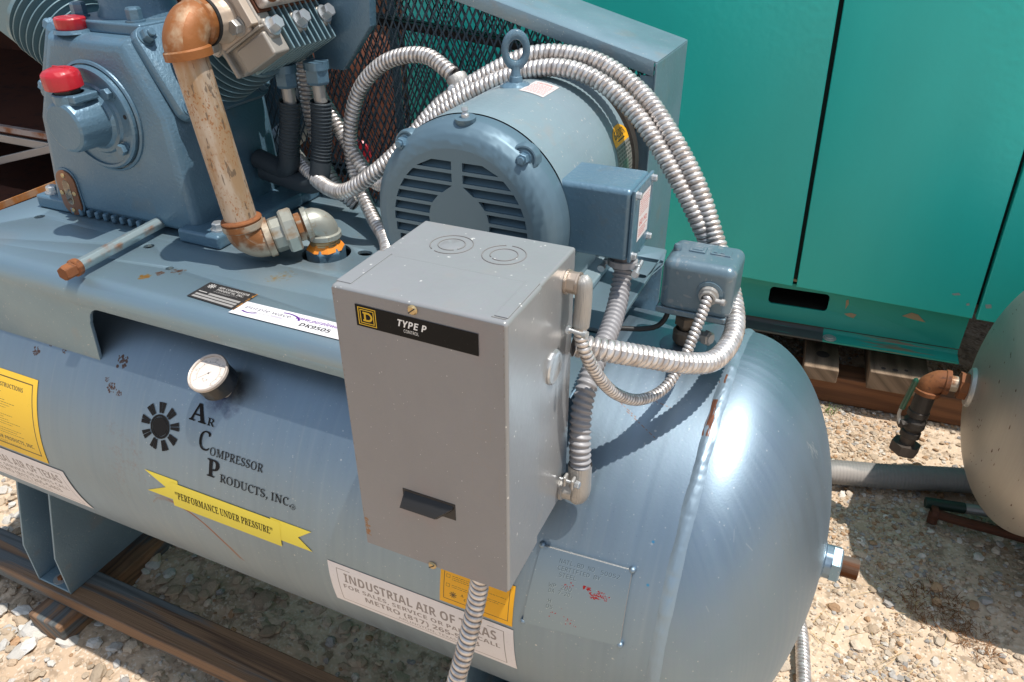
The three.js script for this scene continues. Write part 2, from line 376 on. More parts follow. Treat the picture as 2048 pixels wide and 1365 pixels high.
// ---------- tank
const tank = group('air_tank', comp, 'blue-grey painted cylindrical air tank with domed end and weld seam');
const TX0 = -0.99, TL = SEAM - TX0;
const tankMap = canvasTex(2048, 2048, (g, W, H) => {
  const X = (x) => (x - TX0) / TL * W, A = (a) => (a + 0.65) / 1.3 * H;     // covers a = -0.65..0.65
  const im = g.createImageData(W, H);
  for (let j = 0; j < H; j++) for (let i = 0; i < W; i++) {
    const u = i / W, v = j / H, k = (j * W + i) * 4;
    const n = fbm(u, v, 7, 301, 4, 0.55), st = vn(u * 260, v * 5, 260, 307);
    const f = 0.9 + 0.16 * n + 0.05 * st;
    im.data[k] = S8(0.24 * f); im.data[k + 1] = S8(0.318 * f); im.data[k + 2] = S8(0.388 * f); im.data[k + 3] = 255;
  }
  g.putImageData(im, 0, 0);
  const blob = (x, a, r, c, al, n = 26) => {
    for (let i = 0; i < n; i++) {
      const t = rr(0, 6.28), d = r * Math.sqrt(rnd()); g.fillStyle = css(c, al);
      g.beginPath(); g.ellipse(X(x + Math.cos(t) * d), A(a + Math.sin(t) * d * 0.8), rr(1, 5) * r / 0.012, rr(1, 4) * r / 0.012, t, 0, 6.3); g.fill();
    }
  };
  // worn primer patch, rust chips near the leg, brown scuffs
  for (let i = 0; i < 46; i++) blob(rr(-0.57, -0.5), rr(0.36, 0.44), 0.012, [0.24, 0.225, 0.215], 0.16, 5);
  for (let i = 0; i < 24; i++) blob(rr(-0.585, -0.54), rr(0.42, 0.49), 0.01, [0.25, 0.19, 0.17], 0.12, 4);
  const RB = [0.10, 0.055, 0.042];
  blob(-0.75, 0.283, 0.009, RB, 0.9); blob(-0.72, 0.262, 0.008, RB, 0.9); blob(-0.765, 0.262, 0.006, RB, 0.9); blob(-0.69, 0.27, 0.005, RB, 0.9);
  blob(-0.572, 0.302, 0.01, RB, 0.9); blob(-0.585, 0.292, 0.005, RB, 0.9); blob(-0.556, 0.308, 0.006, RB, 0.9); blob(-0.568, 0.258, 0.014, RB, 0.8);
  g.lineWidth = 3; g.lineCap = 'round';
  for (let k = 0; k < 26; k++) {               // rusty scuff arc below the banner
    g.strokeStyle = css([0.27, 0.115, 0.075], 0.16); g.lineWidth = rr(1.5, 6); g.beginPath(); const o = rr(-0.005, 0.005), b0 = Math.floor(rr(0, 8)), b1 = b0 + Math.floor(rr(4, 14));
    const P = [[-0.49, 0.475], [-0.478, 0.462], [-0.465, 0.458], [-0.45, 0.458], [-0.433, 0.461], [-0.415, 0.466], [-0.40, 0.473], [-0.385, 0.482], [-0.372, 0.493], [-0.36, 0.505], [-0.348, 0.518], [-0.34, 0.53], [-0.333, 0.542]];
    P.slice(b0, b1 + 1).forEach((p, i) => g[i ? 'lineTo' : 'moveTo'](X(p[0] + o), A(p[1] + o * 0.6))); g.stroke();
  }
  for (let k = 0; k < 70; k++) {               // rub marks under the left label
    g.strokeStyle = css([0.42, 0.43, 0.42], 0.05); g.lineWidth = rr(1, 3); const x = rr(-0.68, -0.52);
    g.beginPath(); g.moveTo(X(x), A(rr(0.42, 0.47))); g.quadraticCurveTo(X(x + 0.03), A(0.52), X(x + rr(0.09, 0.16)), A(rr(0.56, 0.62))); g.stroke();
  }
  for (let k = 0; k < 60; k++) {               // vertical drip streaks from the plate
    g.fillStyle = css([0.42, 0.43, 0.42], 0.07); const x = rr(-0.95, 0.3); g.fillRect(X(x), A(rr(0.2, 0.3)), rr(2, 8), rr(40, 220));
  }
  for (let k = 0; k < 2600; k++) {             // white dust and overspray specks
    g.fillStyle = css([0.72, 0.72, 0.7], rr(0.15, 0.75)); const x = rr(-0.5, 0.31);
    g.beginPath(); g.arc(X(x), A(rr(-0.05, 0.52)), rr(0.35, 1.15) * (rnd() < 0.04 ? 2 : 1), 0, 6.3); g.fill();
  }
  for (let k = 0; k < 1500; k++) { g.fillStyle = css([0.1, 0.14, 0.17], 0.35); g.fillRect(X(rr(-1.2, 0.31)), A(rr(-0.3, 0.6)), 1.5, 1.5); }
  // black smudge round the gauge, brown scratch lines on the right
  for (let k = 0; k < 260; k++) { g.fillStyle = css([0.012, 0.014, 0.017], 0.045); const t = rr(0, 6.28), d = rr(0, 0.034); g.beginPath(); g.arc(X(-0.362 + Math.cos(t) * d * 1.1), A(0.262 + Math.sin(t) * d), rr(3, 14), 0, 6.3); g.fill(); }
  g.strokeStyle = css([0.3, 0.14, 0.09], 0.8); g.lineWidth = 1.6;
  for (const [x0, a0, x1, a1] of [[0.212, 0.135, 0.258, 0.162], [0.2, 0.125, 0.225, 0.14], [0.235, 0.11, 0.262, 0.115]]) {
    g.setLineDash([7, 5, 3, 6]); g.beginPath(); g.moveTo(X(x0), A(a0)); g.lineTo(X(x1), A(a1)); g.stroke();
  }
  g.setLineDash([]);
  for (let k = 0; k < 40; k++) { g.fillStyle = css([0.36, 0.012, 0.012], 0.8); g.beginPath(); g.arc(X(0.245 + rr(-0.02, 0.02)), A(0.36 + rr(-0.012, 0.012)), rr(0.5, 2), 0, 6.3); g.fill(); }
  for (const [x, a] of [[0.29, 0.33], [0.285, 0.28], [0.05, 0.43]]) { g.fillStyle = css([0.05, 0.3, 0.55], 0.8); g.beginPath(); g.arc(X(x), A(a), 2.5, 0, 6.3); g.fill(); }
});
const tankRough = gray(1024, 512, (u, v) => 0.45 + 0.15 * fbm(u, v, 5, 341, 5, 0.6) + 0.07 * (vn(u * 220, v * 4, 220, 347) - 0.5));
const tankPaint = phys({ map: tankMap, metalness: 0.93, roughness: 0.9, roughnessMap: tankRough, bumpMap: rep(peel, 10, 14), bumpScale: 0.00005 });
const headMap = canvasTex(1024, 1024, (g, W, H) => {
  const im = g.createImageData(W, H);
  for (let j = 0; j < H; j++) for (let i = 0; i < W; i++) {
    const u = i / W, v = j / H, k = (j * W + i) * 4, f = 0.92 + 0.16 * fbm(u, v, 6, 311, 4, 0.55);
    im.data[k] = S8(0.24 * f); im.data[k + 1] = S8(0.318 * f); im.data[k + 2] = S8(0.388 * f); im.data[k + 3] = 255;
  }
  g.putImageData(im, 0, 0);
  for (let k = 0; k < 900; k++) { g.fillStyle = css([0.72, 0.72, 0.7], rr(0.2, 0.8)); g.beginPath(); g.arc(rr(0, W), rr(0, H), rr(0.4, 1.3), 0, 6.3); g.fill(); }
  for (let k = 0; k < 26; k++) { g.strokeStyle = css([0.62, 0.64, 0.62], 0.35); g.lineWidth = rr(0.6, 2); const x = rr(0, W), y = rr(0, H); g.beginPath(); g.moveTo(x, y); g.lineTo(x + rr(-14, 14), y + rr(-24, 24)); g.stroke(); }
  for (const [cx, cy] of [[560, 250], [548, 262], [120, 700], [600, 640]]) for (let k = 0; k < 10; k++) { g.strokeStyle = css([0.7, 0.72, 0.7], 0.5); g.lineWidth = 1.4; const x = cx + rr(-5, 5), y = cy + rr(-12, 12); g.beginPath(); g.moveTo(x, y); g.lineTo(x + rr(-4, 4), y + rr(5, 14)); g.stroke(); }
});
const headPaint = tankPaint.clone(); headPaint.map = headMap; headPaint.bumpMap = rep(peel, 8);
part('tank_shell', surf(30, 160, (u, v) => { const a = (v - 0.5) * 2 * Math.PI * TR; return onTank(lerp(TX0, SEAM, u), a); },
  (u, v) => { const a = (v - 0.5) * 2 * Math.PI * TR; return [u, 1 - (a + 0.65) / 1.3]; }), tankPaint, tank);
const headProf = (s, dir) => {                  // 2:1 dished end with a short skirt
  const L = 0.163, sk = 0.008;
  if (s < 0.06) return [TR - 0.0008, dir * sk * s / 0.06];
  const t = (s - 0.06) / 0.94 * Math.PI / 2; return [(TR - 0.0008) * Math.cos(t), dir * (sk + L * Math.sin(t))];
};
for (const [x, d] of [[SEAM, 1], [TX0, -1]]) part('tank_head', surf(128, 44, (u, v) => {
  const [r, dx] = headProf(v, d), t = u * 2 * Math.PI; return [x + dx, AY + r * Math.cos(t), r * Math.sin(t)];
}, (u, v) => { const r = 0.5 * (1 - v * 0.98), t = u * 2 * Math.PI; return [0.5 + r * Math.sin(t), 0.5 + r * Math.cos(t)]; }), headPaint, tank);
// weld bead with rust chips on its crown
const weldMap = dataTex(1024, 64, (u, v) => {
  let c = [0.24, 0.318, 0.388]; const n = fbm(u, v * 0.1, 40, 321, 4, 0.6);
  const hot = (u > 0.452 && u < 0.464) || (u > 0.521 && u < 0.53) || (u > 0.546 && u < 0.574);
  const n2 = fbm(u, v * 0.12, 150, 325, 3, 0.6); if (hot && v < 0.5 + 0.7 * (n2 - 0.5) && n > 0.47) c = mix3([0.15, 0.06, 0.04], [0.25, 0.105, 0.06], n2); return c;
});
part('weld_seam', surf(720, 14, (u, v) => {
  const t = (u - 0.5) * 2 * Math.PI, w = 0.0088 * (1 + 0.25 * (fbm(u, 0.3, 90, 323, 3) - 0.5)), p = (v - 0.5) * Math.PI;
  const h = (0.0029 + 0.0022 * (fbm(u, 0.7, 160, 327, 3) - 0.5) + 0.0008 * (fbm(u, v * 0.05, 320, 328, 2) - 0.5)) * Math.cos(p) - 0.0006, r = TR + h;
  return [SEAM + 0.0012 + w * (v - 0.5) * 2 + 0.0015 * (fbm(u, 0.1, 60, 329, 3) - 0.5), AY + r * Math.cos(t), r * Math.sin(t)];
}), phys({ map: weldMap, metalness: 0.6, roughness: 0.42, clearcoat: 0.1 }), tank);

// black printed lettering, really thin vinyl on the shell
const vinyl = phys({ color: rgb(0.008, 0.008, 0.009), roughness: 0.7, specularIntensity: 0.35 });
function wrapShape(shapes, x0, a0, sx = 1, sy = 1, off = 0.0009) {  // flat shapes (x right, y up) laid on the tank, origin (x0, a0)
  const g = new THREE.ShapeGeometry(shapes, 10), p = g.attributes.position;
  for (let i = 0; i < p.count; i++) p.setXYZ(i, ...onTank(x0 + p.getX(i) * sx, a0 - p.getY(i) * sy, off));
  g.computeVertexNormals(); return g;
}
function word(f, s, size, x0, a0, width) {
  const sh = f.generateShapes(s, size); let w = 0;
  for (const q of sh) for (const p of q.getPoints(6)) w = Math.max(w, p.x);
  return wrapShape(sh, x0, a0, width ? width / w : 1, 1);
}
part('printed_letters', M(
  word(font, 'A', 0.028, -0.4125, 0.3115, 0.032), word(fontR, 'R', 0.0115, -0.379, 0.3115, 0.0145),
  word(fontR, 'C', 0.029, -0.389, 0.3492, 0.022), word(fontR, 'OMPRESSOR', 0.0122, -0.3655, 0.3532, 0.0985),
  word(font, 'P', 0.028, -0.3685, 0.3865, 0.0235), word(fontR, 'RODUCTS, INC.', 0.0125, -0.3435, 0.3895, 0.129)),
  vinyl, tank, 'black lettering reading A R, Compressor, Products, Inc.');
part('registered_mark', M(
  (() => { const s = new THREE.Shape(); s.absarc(0, 0, 0.0042, 0, Math.PI * 2); const h = new THREE.Path(); h.absarc(0, 0, 0.0036, 0, Math.PI * 2); s.holes.push(h); return wrapShape([s], -0.2105, 0.3885); })(),
  word(font, 'R', 0.0034, -0.2119, 0.3902)), vinyl, tank);
{                                               // sun emblem
  const sh = [], c = [-0.4642, 0.3365];
  const disc = new THREE.Shape(); disc.absarc(0, 0, 0.0188, 0, Math.PI * 2);
  const h = new THREE.Path(); h.absarc(0, 0, 0.0152, 0, Math.PI * 2); disc.holes.push(h);
  const core = new THREE.Shape(); core.absarc(0, 0, 0.0145, 0, Math.PI * 2); sh.push(disc, core);
  for (let k = 0; k < 9; k++) for (const s of [-1, 1]) {
    const a = Math.PI / 2 + 0.06 + k * 2 * Math.PI / 9 + s * 0.098, w = 0.085, r0 = 0.021, r1 = 0.0375;
    sh.push(shape([[Math.cos(a - w) * r0, Math.sin(a - w) * r0], [Math.cos(a - w) * r1, Math.sin(a - w) * r1], [Math.cos(a + w) * r1, Math.sin(a + w) * r1], [Math.cos(a + w) * r0, Math.sin(a + w) * r0]]));
  }
  part('sun_emblem', wrapShape(sh, c[0], c[1]), vinyl, tank, 'black sun emblem with nine split rays');
}
// stickers on the shell
const sticker = (name, x0, x1, a0, a1, tex, label, skew = [0, 0, 0, 0], off = 0.0007) => part(name, surf(16, 16, (u, v) => {
  const xl = lerp(x0 + skew[0], x0 + skew[1], v), xr = lerp(x1 + skew[2], x1 + skew[3], v);
  return onTank(lerp(xl, xr, u), lerp(a0, a1, v), off);
}, (u, v) => [u, 1 - v]), std({ map: tex, roughness: 0.55 }), tank, label);
const fit = (g, s, x, y, w) => { const k = w / g.measureText(s).width; g.save(); g.translate(x, y); g.scale(k, 1); g.fillText(s, 0, 0); g.restore(); };
const grime = (g, W, H, n, c, al) => { for (let i = 0; i < n; i++) { g.fillStyle = css(c, al * rnd()); g.beginPath(); g.ellipse(rr(0, W), rr(0, H), rr(1, 14), rr(1, 5), rr(0, 3), 0, 6.3); g.fill(); } };
const whiteLabel = (sd) => canvasTex(1024, 320, (g, W, H) => {
  seed = sd; g.fillStyle = css([0.74, 0.70, 0.685]); g.fillRect(0, 0, W, H);
  grime(g, W, H, 500, [0.55, 0.48, 0.45], 0.2);
  const ink = css([0.27, 0.235, 0.215]); g.strokeStyle = ink; g.lineWidth = 4; g.strokeRect(50, 34, W - 100, H - 62);
  g.fillStyle = css([0.74, 0.70, 0.685]); g.fillRect(130, 20, 760, 24);
  g.fillStyle = ink; g.font = 'bold 92px sans-serif'; fit(g, 'INDUSTRIAL AIR OF TEXAS', 88, 122, 850);
  g.font = 'bold 44px sans-serif'; fit(g, 'FOR SALES, SERVICE OR PARTS CALL', 72, 176, 880);
  g.font = 'bold 58px sans-serif'; fit(g, 'METRO (817) 265-5463', 190, 238, 650);
  g.font = '30px sans-serif'; fit(g, 'ARLINGTON, TEXAS', 380, 278, 330);
  for (let i = 0; i < 260; i++) { g.fillStyle = css([0.74, 0.70, 0.685], 0.55); g.fillRect(rr(60, W - 60), rr(130, 290), rr(2, 22), rr(1, 3)); }
});
sticker('company_label', -0.1535, 0.1355, 0.4565, 0.541, whiteLabel(771), 'white label with grey company address print, front middle', [0, 0.001, -0.001, 0.002]);
sticker('company_label', -0.975, -0.687, 0.487, 0.583, whiteLabel(313), 'white label with faded company print, under the yellow notice', [0, 0, -0.009, 0.006], 0.0012);
const noticeText = (g, W, y0, y1, step, x0, x1) => { for (let y = y0; y < y1; y += step) if (rnd() > 0.18) { let x = x0; const e = x0 + (x1 - x0) * rr(0.45, 1); while (x < e) { const w = rr(6, 26); g.fillRect(x, y, Math.min(w, e - x), 3); x += w + 5; } } };
sticker('maintenance_notice', -0.93, -0.7265, 0.328, 0.481, canvasTex(768, 576, (g, W, H) => {
  seed = 99; g.fillStyle = css([0.80, 0.50, 0.04]); g.fillRect(0, 0, W, H); grime(g, W, H, 200, [0.5, 0.28, 0.03], 0.2);
  const ink = css([0.05, 0.035, 0.02]); g.strokeStyle = ink; g.lineWidth = 7; g.strokeRect(36, 42, W - 80, H - 90);
  g.fillStyle = ink; g.font = 'bold 40px sans-serif'; fit(g, 'MAINTENANCE INSTRUCTIONS', 110, 110, 530);
  noticeText(g, W, 145, 450, 17, 90, 660);
  g.font = 'bold 38px sans-serif'; fit(g, 'AIR COMPRESSOR PRODUCTS, INC.', 80, 490, 600); noticeText(g, W, 505, 518, 12, 300, 540);
}), 'yellow notice headed maintenance instructions', [0, 0, -0.0045, -0.0005]);
sticker('warning_notice', 0.0275, 0.1325, 0.388, 0.4515, canvasTex(512, 320, (g, W, H) => {
  seed = 55; g.fillStyle = css([0.85, 0.42, 0.012]); g.fillRect(0, 0, W, H); const ink = css([0.06, 0.04, 0.02]);
  g.strokeStyle = ink; g.lineWidth = 4; g.strokeRect(28, 16, W - 60, H - 52); g.fillStyle = ink;
  g.lineWidth = 2; for (const y of [84, 156]) { g.strokeRect(44, y, 24, 24); noticeText(g, W, y + 3, y + 40, 14, 84, 460); }
  g.save(); g.translate(96, 236); for (let k = 0; k < 9; k++) { g.rotate(0.698); g.fillRect(-3, -26, 6, 16); } g.beginPath(); g.arc(0, 0, 9, 0, 6.3); g.fill(); g.restore();
  g.font = 'bold 28px serif'; g.fillText('A', 150, 226); g.fillText('C', 172, 256); noticeText(g, W, 250, 262, 12, 330, 460);
}), 'orange-yellow notice half hidden behind the control box');
{                                               // swallow-tailed slogan banner
  const bm = std({ color: rgb(0.74, 0.60, 0.06), roughness: 0.55 });
  const strip = (xa, xb, a0, a1, off, notchL, notchR) => surf(12, 12, (u, v) => {
    const k = Math.abs(2 * v - 1), l = notchL ? lerp(notchL, xa, k) : xa, r = notchR ? lerp(notchR, xb, k) : xb;
    return onTank(lerp(l, r, u), lerp(a0, a1, v), off);
  });
  const b = group('slogan_banner', tank, 'yellow swallow-tailed banner reading performance under pressure');
  part('banner_strip', M(strip(-0.4405, -0.2335, 0.4205, 0.4640, 0.0011)), bm, b);
  part('banner_tail', M(strip(-0.4937, -0.4263, 0.4145, 0.4525, 0.0007, -0.452)), bm, b);
  part('banner_tail', M(strip(-0.2503, -0.1785, 0.4178, 0.4525, 0.0007, 0, -0.2021)), bm, b);
  part('banner_letters', word(font, '"PERFORMANCE UNDER PRESSURE"', 0.0125, -0.4345, 0.4475, 0.187).translate(0, 0, 0.0004), vinyl, b);
}
// stamped maker's plate welded on at the corners
{
  const tex = canvasTex(512, 512, (g, W, H) => {
    seed = 71; g.fillStyle = css([0.23, 0.308, 0.378]); g.fillRect(0, 0, W, H);
    const put = (s, x, y, w) => { g.font = '36px monospace'; g.fillStyle = css([0.42, 0.5, 0.55], 0.9); fit(g, s, x + 2, y + 2, w); g.fillStyle = css([0.06, 0.1, 0.13], 0.85); fit(g, s, x, y, w); };
    put('NATL.BD NO', 120, 70, 200); put('50052', 350, 74, 110); put('CERTIFIED BY', 120, 112, 240); put('STEEL', 135, 152, 100); put('WP 200', 95, 228, 130); put('DA 7-20.', 100, 262, 140);
    put('H', 110, 330, 20); put('OS', 105, 368, 40);
    for (let i = 0; i < 150; i++) { g.fillStyle = css([0.36, 0.012, 0.014], 0.85); const c = [[390, 205, 34], [300, 180, 22], [345, 215, 26], [200, 190, 30], [180, 390, 60], [250, 430, 30]][Math.floor(rnd() * (i < 110 ? 3 : 6))]; g.beginPath(); g.ellipse(c[0] + rr(-1, 1) * c[2], c[1] + rr(-0.7, 0.7) * c[2], rr(1, 6), rr(1, 4), rr(0, 3), 0, 6.3); g.fill(); }
    for (let i = 0; i < 90; i++) { g.fillStyle = css([0.7, 0.7, 0.68], 0.7); g.beginPath(); g.arc(rr(0, W), rr(0, H), rr(0.5, 2), 0, 6.3); g.fill(); }
  });
  const X = (u, v) => lerp(lerp(0.157, 0.1478, v), lerp(0.2696, 0.2721, v), u), Aa = (u, v) => lerp(lerp(0.3233, 0.318, u), lerp(0.4323, 0.415, u), v);
  const m = phys({ map: tex, metalness: 0.9, roughness: 0.4 });
  const pl = part('maker_plate', surf(14, 14, (u, v) => onTank(X(u, v), Aa(u, v), 0.005), (u, v) => [u, 1 - v]), m, tank, 'stamped metal plate with worn red paint');
  const edge = (f) => surf(14, 1, (u, v) => { const [a, b] = f(u); return onTank(X(a, b), Aa(a, b), lerp(0.005, -0.001, v)); });
  part('plate_edge', M(edge((u) => [u, 0]), edge((u) => [1, u]), edge((u) => [u, 1]), edge((u) => [0, u])), zincDull, pl);
  for (const [a, b] of [[1, 0], [1, 1], [0, 1], [0, 0]]) part('spot_weld', new THREE.SphereGeometry(0.0042, 14, 10).translate(...onTank(X(a, b), Aa(a, b), 0.0025)), tankPaint, pl);
}
// end nipple, weld boss, hexagon bushing
{
  const xe = SEAM + 0.171, y = AY + 0.004;
  const n = group('end_nipple', tank, 'rusty threaded pipe nipple with painted hex bushing on the tank end');
  part('weld_boss', lathe([[0.030, -0.006], [0.0285, 0.002], [0.024, 0.004], [0.024, 0.013], [0, 0.013]], [xe - 0.002, y, 0], [1, 0, 0]), tankPaint, n);
  part('hex_bushing', hex([xe + 0.011, y, 0], [1, 0, 0], 0.047, 0.013, 0.4), paint, n);
  const prof = []; for (let i = 0; i <= 36; i++) prof.push([0.0148 + (i % 2 ? 0.0006 : -0.0003), 0.022 + i * 0.0007]);
  part('threaded_pipe', lathe([[0.0148, 0.0], ...prof, [0.0105, 0.0475], [0.0105, 0.02]], [xe, y, 0], [1, 0, 0], 32, 0.2), std({ map: rep(rustyGalv([0.26, 0.21, 0.17], [0.2, 0.075, 0.025], 0.5, 331), 9), metalness: 0.5, roughness: 0.5 }), n);
}
// tank feet: bent plate channels
for (const [x0, x1] of [[-1.010, -0.911], [0.02, 0.119]]) {
  const f = group('tank_foot', tank, x0 < -0.5 ? 'bent plate foot bolted to the plank' : undefined);
  const side = shape([[-0.27, 0.132], [0.27, 0.132], [0.27, 0.237], [0.222, 0.42], [0.15, 0.345], [0.05, 0.305], [-0.05, 0.305], [-0.15, 0.345], [-0.222, 0.42], [-0.27, 0.237]]);
  for (const x of [x0, x1 - 0.005]) part('side_plate', boxUV(extr(side, 0, 0.005, 0.001).rotateY(-Math.PI / 2).translate(x + 0.005, 0, 0)), paint, f);
  part('sole_plate', rbx(x0 + 0.005, x1 - 0.005, 0.132, 0.138, -0.27, 0.27, 0.002), paint, f);
  part('washer', lathe([[0.006, 0.001], [0.0155, 0.001], [0.0155, 0.003], [0.006, 0.003]], [(x0 + x1) / 2, 0.137, 0.252]), zincDull, f);
  part('lag_bolt', hex([(x0 + x1) / 2, 0.139, 0.252], [0, 1, 0], 0.012, 0.006), rust, f);
}

// ---------- base plate
const base = group('base_plate', comp, 'blue-grey steel mounting plate bent down over the tank');
const PT = 0.92, PX0 = -0.975, PX1 = 0.163;
{
  const top = new THREE.Shape(); const r = 0.07;
  top.moveTo(PX0 + r, 0.234); top.lineTo(PX1 - 0.004, 0.234); top.lineTo(PX1, 0.23); top.lineTo(PX1, -0.206); top.lineTo(PX0, -0.206); top.lineTo(PX0, 0.234 - r); top.absarc(PX0 + r, 0.234 - r, r, Math.PI, Math.PI / 2, true);
  const hole = (x, z, rx, rz = rx) => { const p = new THREE.Path(); p.absellipse(x, -z, rx, rz, 0, Math.PI * 2); top.holes.push(p); };
  hole(-0.3285, -0.002, 0.0385); hole(-0.272, -0.026, 0.0125, 0.0095); hole(-0.883, 0.079, 0.0085); hole(-0.608, 0.094, 0.0085); hole(-0.515, 0.142, 0.006);
  for (const [x, z] of [[0.146, -0.185], [0.136, -0.125], [0.126, 0.055], [0.126, 0.11], [-0.11, -0.17]]) {
    const p = new THREE.Path(), h = 0.006, l = 0.017; p.absarc(x - l, -z, h, Math.PI / 2, Math.PI * 1.5); p.absarc(x + l, -z, h, -Math.PI / 2, Math.PI / 2); top.holes.push(p);
  }
  const plateMap = canvasTex(2048, 2048, (g, W, H) => {        // 1.2 m of plate, with rust spots, water marks and dust
    seed = 909; const U = (x) => ((x / 1.2) % 1 + 1) % 1 * W, Vv = (z) => (1 - ((z / 1.2) % 1 + 1) % 1) * H, im = g.createImageData(W, H);
    for (let j = 0; j < H; j++) for (let i = 0; i < W; i++) {
      const u = i / W, v = j / H, k = (j * W + i) * 4, n = fbm(u, v, 5, 911, 4, 0.55), d = sstep(0.52, 0.75, vn(u * 14, v * 14, 14, 917) * 0.6 + n * 0.4) * 0.22;
      const c = mix3(BLUE.map((x, q) => x * [1.65, 1.5, 1.42][q] * (0.9 + 0.2 * n)), [0.3, 0.285, 0.26], d); for (let q = 0; q < 3; q++) im.data[k + q] = S8(c[q]); im.data[k + 3] = 255;
    }
    g.putImageData(im, 0, 0);
    const spot = (x, z, r, n, c, al) => { for (let i = 0; i < n; i++) { const t = rr(0, 6.28), q = r * rnd(); g.fillStyle = css(c, al * rnd()); g.beginPath(); g.ellipse(U(x) + Math.cos(t) * q / 1.2 * W, Vv(z) + Math.sin(t) * q / 1.2 * H, rr(1, 6), rr(1, 5), rr(0, 3), 0, 6.3); g.fill(); } };
    spot(-0.526, 0.179, 0.009, 60, [0.36, 0.17, 0.03], 0.8); spot(-0.515, 0.163, 0.007, 30, [0.16, 0.06, 0.025], 0.8); spot(-0.495, 0.145, 0.012, 40, [0.14, 0.06, 0.03], 0.7);
    spot(-0.337, 0.092, 0.02, 90, [0.30, 0.17, 0.05], 0.2); spot(-0.346, 0.105, 0.012, 60, [0.34, 0.19, 0.05], 0.22); spot(-0.347, 0.043, 0.03, 60, [0.24, 0.19, 0.12], 0.15);
    spot(-0.29, 0.0, 0.05, 60, [0.26, 0.2, 0.12], 0.12); spot(-0.30, -0.085, 0.03, 30, [0.28, 0.17, 0.07], 0.2); spot(-0.62, 0.1, 0.05, 60, [0.2, 0.19, 0.17], 0.1); spot(-0.90, 0.03, 0.012, 16, [0.2, 0.08, 0.03], 0.6);
    spot(0.13, -0.15, 0.03, 40, [0.26, 0.2, 0.14], 0.2); spot(0.12, 0.1, 0.03, 40, [0.26, 0.2, 0.14], 0.2);
    for (let i = 0; i < 700; i++) { g.fillStyle = css([0.5, 0.5, 0.47], rr(0.2, 0.7)); g.beginPath(); g.arc(rr(0, W), rr(0, H), rr(0.5, 1.6), 0, 6.3); g.fill(); }
    g.lineWidth = 1.2; for (let i = 0; i < 60; i++) { g.strokeStyle = css([0.3, 0.34, 0.36], 0.3); const x = rr(0, W), y = rr(0, H); g.beginPath(); g.moveTo(x, y); g.lineTo(x + rr(-60, 60), y + rr(-30, 30)); g.stroke(); }
  });
  plateMap.wrapS = plateMap.wrapT = THREE.RepeatWrapping;
  const platePaint = phys({ map: rep(plateMap, 1 / 1.2), metalness: 0.7, roughness: 0.46, bumpMap: rep(peel, 6), bumpScale: 0.0001 });
  // shape y = -z; the top spans z = -0.234 .. 0.206
  part('plate_top', boxUV(extr(top, 0, 0.0055, 0.0008).rotateX(-Math.PI / 2).translate(0, PT - 0.0055, 0)), platePaint, base);
  const R = 0.028, z0 = 0.206;
  part('plate_bend', boxUV(surf(60, 14, (u, v) => { const a = v * Math.PI / 2; return [lerp(PX0, PX1, u), PT - R + R * Math.cos(a), z0 + R * Math.sin(a)]; })), platePaint, base);
  const fl = new THREE.Shape(), yb = 0.777, yt = 0.8785, y1 = PT - R + 0.0005;
  fl.moveTo(PX0, y1); fl.lineTo(PX0, yb); fl.lineTo(-0.611, yb); fl.lineTo(-0.6055, yt - 0.028); fl.absarc(-0.5765, yt - 0.026, 0.026, Math.PI * 0.97, Math.PI / 2, true);
  fl.lineTo(-0.145, yt); fl.bezierCurveTo(-0.12, yt, -0.115, yt - 0.02, -0.1, yt - 0.035); fl.lineTo(-0.06, yb); fl.lineTo(0.0, yb); fl.lineTo(0.04, yt); fl.lineTo(0.13, yt + 0.003); fl.lineTo(PX1, yt + 0.003); fl.lineTo(PX1, y1);
  part('plate_flange', extr(fl, 0.2285, 0.234, 0.0005), paint, base);
  part('back_flange', bx(PX0, PX1, 0.80, PT - 0.006, -0.212, -0.2065), paint, base);
  const np = canvasTex(512, 320, (g, W, H) => {
    seed = 17; g.fillStyle = css([0.022, 0.02, 0.019]); g.fillRect(0, 0, W, H);
    const s = css([0.42, 0.40, 0.38]); g.fillStyle = s; g.strokeStyle = s;
    g.save(); g.translate(70, 62); for (let k = 0; k < 9; k++) { g.rotate(0.698); g.fillRect(-6, -40, 12, 22); } g.beginPath(); g.arc(0, 0, 14, 0, 6.3); g.fill(); g.restore();
    g.font = 'bold 42px sans-serif'; fit(g, 'AIR COMPRESSOR', 140, 66, 320); fit(g, 'PRODUCTS, INC.', 150, 110, 290); noticeText(g, W, 128, 150, 12, 150, 420);
    for (const [y, h] of [[176, 32], [222, 30], [266, 30]]) { g.globalAlpha = 0.8; g.fillRect(y < 180 ? 140 : 30, y, y < 180 ? 330 : 440, h); g.globalAlpha = 1; }
    g.fillRect(24, 178, 90, 12); grime(g, W, H, 240, [0.10, 0.09, 0.085], 0.5);
    g.fillStyle = css([0.36, 0.16, 0.03], 0.7); for (let i = 0; i < 70; i++) { g.beginPath(); g.arc(W - rr(0, 26) * rr(0.2, 1), rr(0, H), rr(2, 9), 0, 6.3); g.fill(); }
  });
  const flat = (name, c, tex, label, y, mat) => part(name, surf(4, 4, (u, v) => { const x = lerp(lerp(c[0][0], c[1][0], u), lerp(c[3][0], c[2][0], u), v), z = lerp(lerp(c[0][1], c[1][1], u), lerp(c[3][1], c[2][1], u), v); return [x, y, z]; }, (u, v) => [u, 1 - v]), mat ?? std({ map: tex, roughness: 0.45 }), base, label);
  flat('maker_plate', [[-0.4225, 0.1545], [-0.3315, 0.1565], [-0.332, 0.2065], [-0.4225, 0.201]], np, 'small black name plate with silver print', PT + 0.0012);
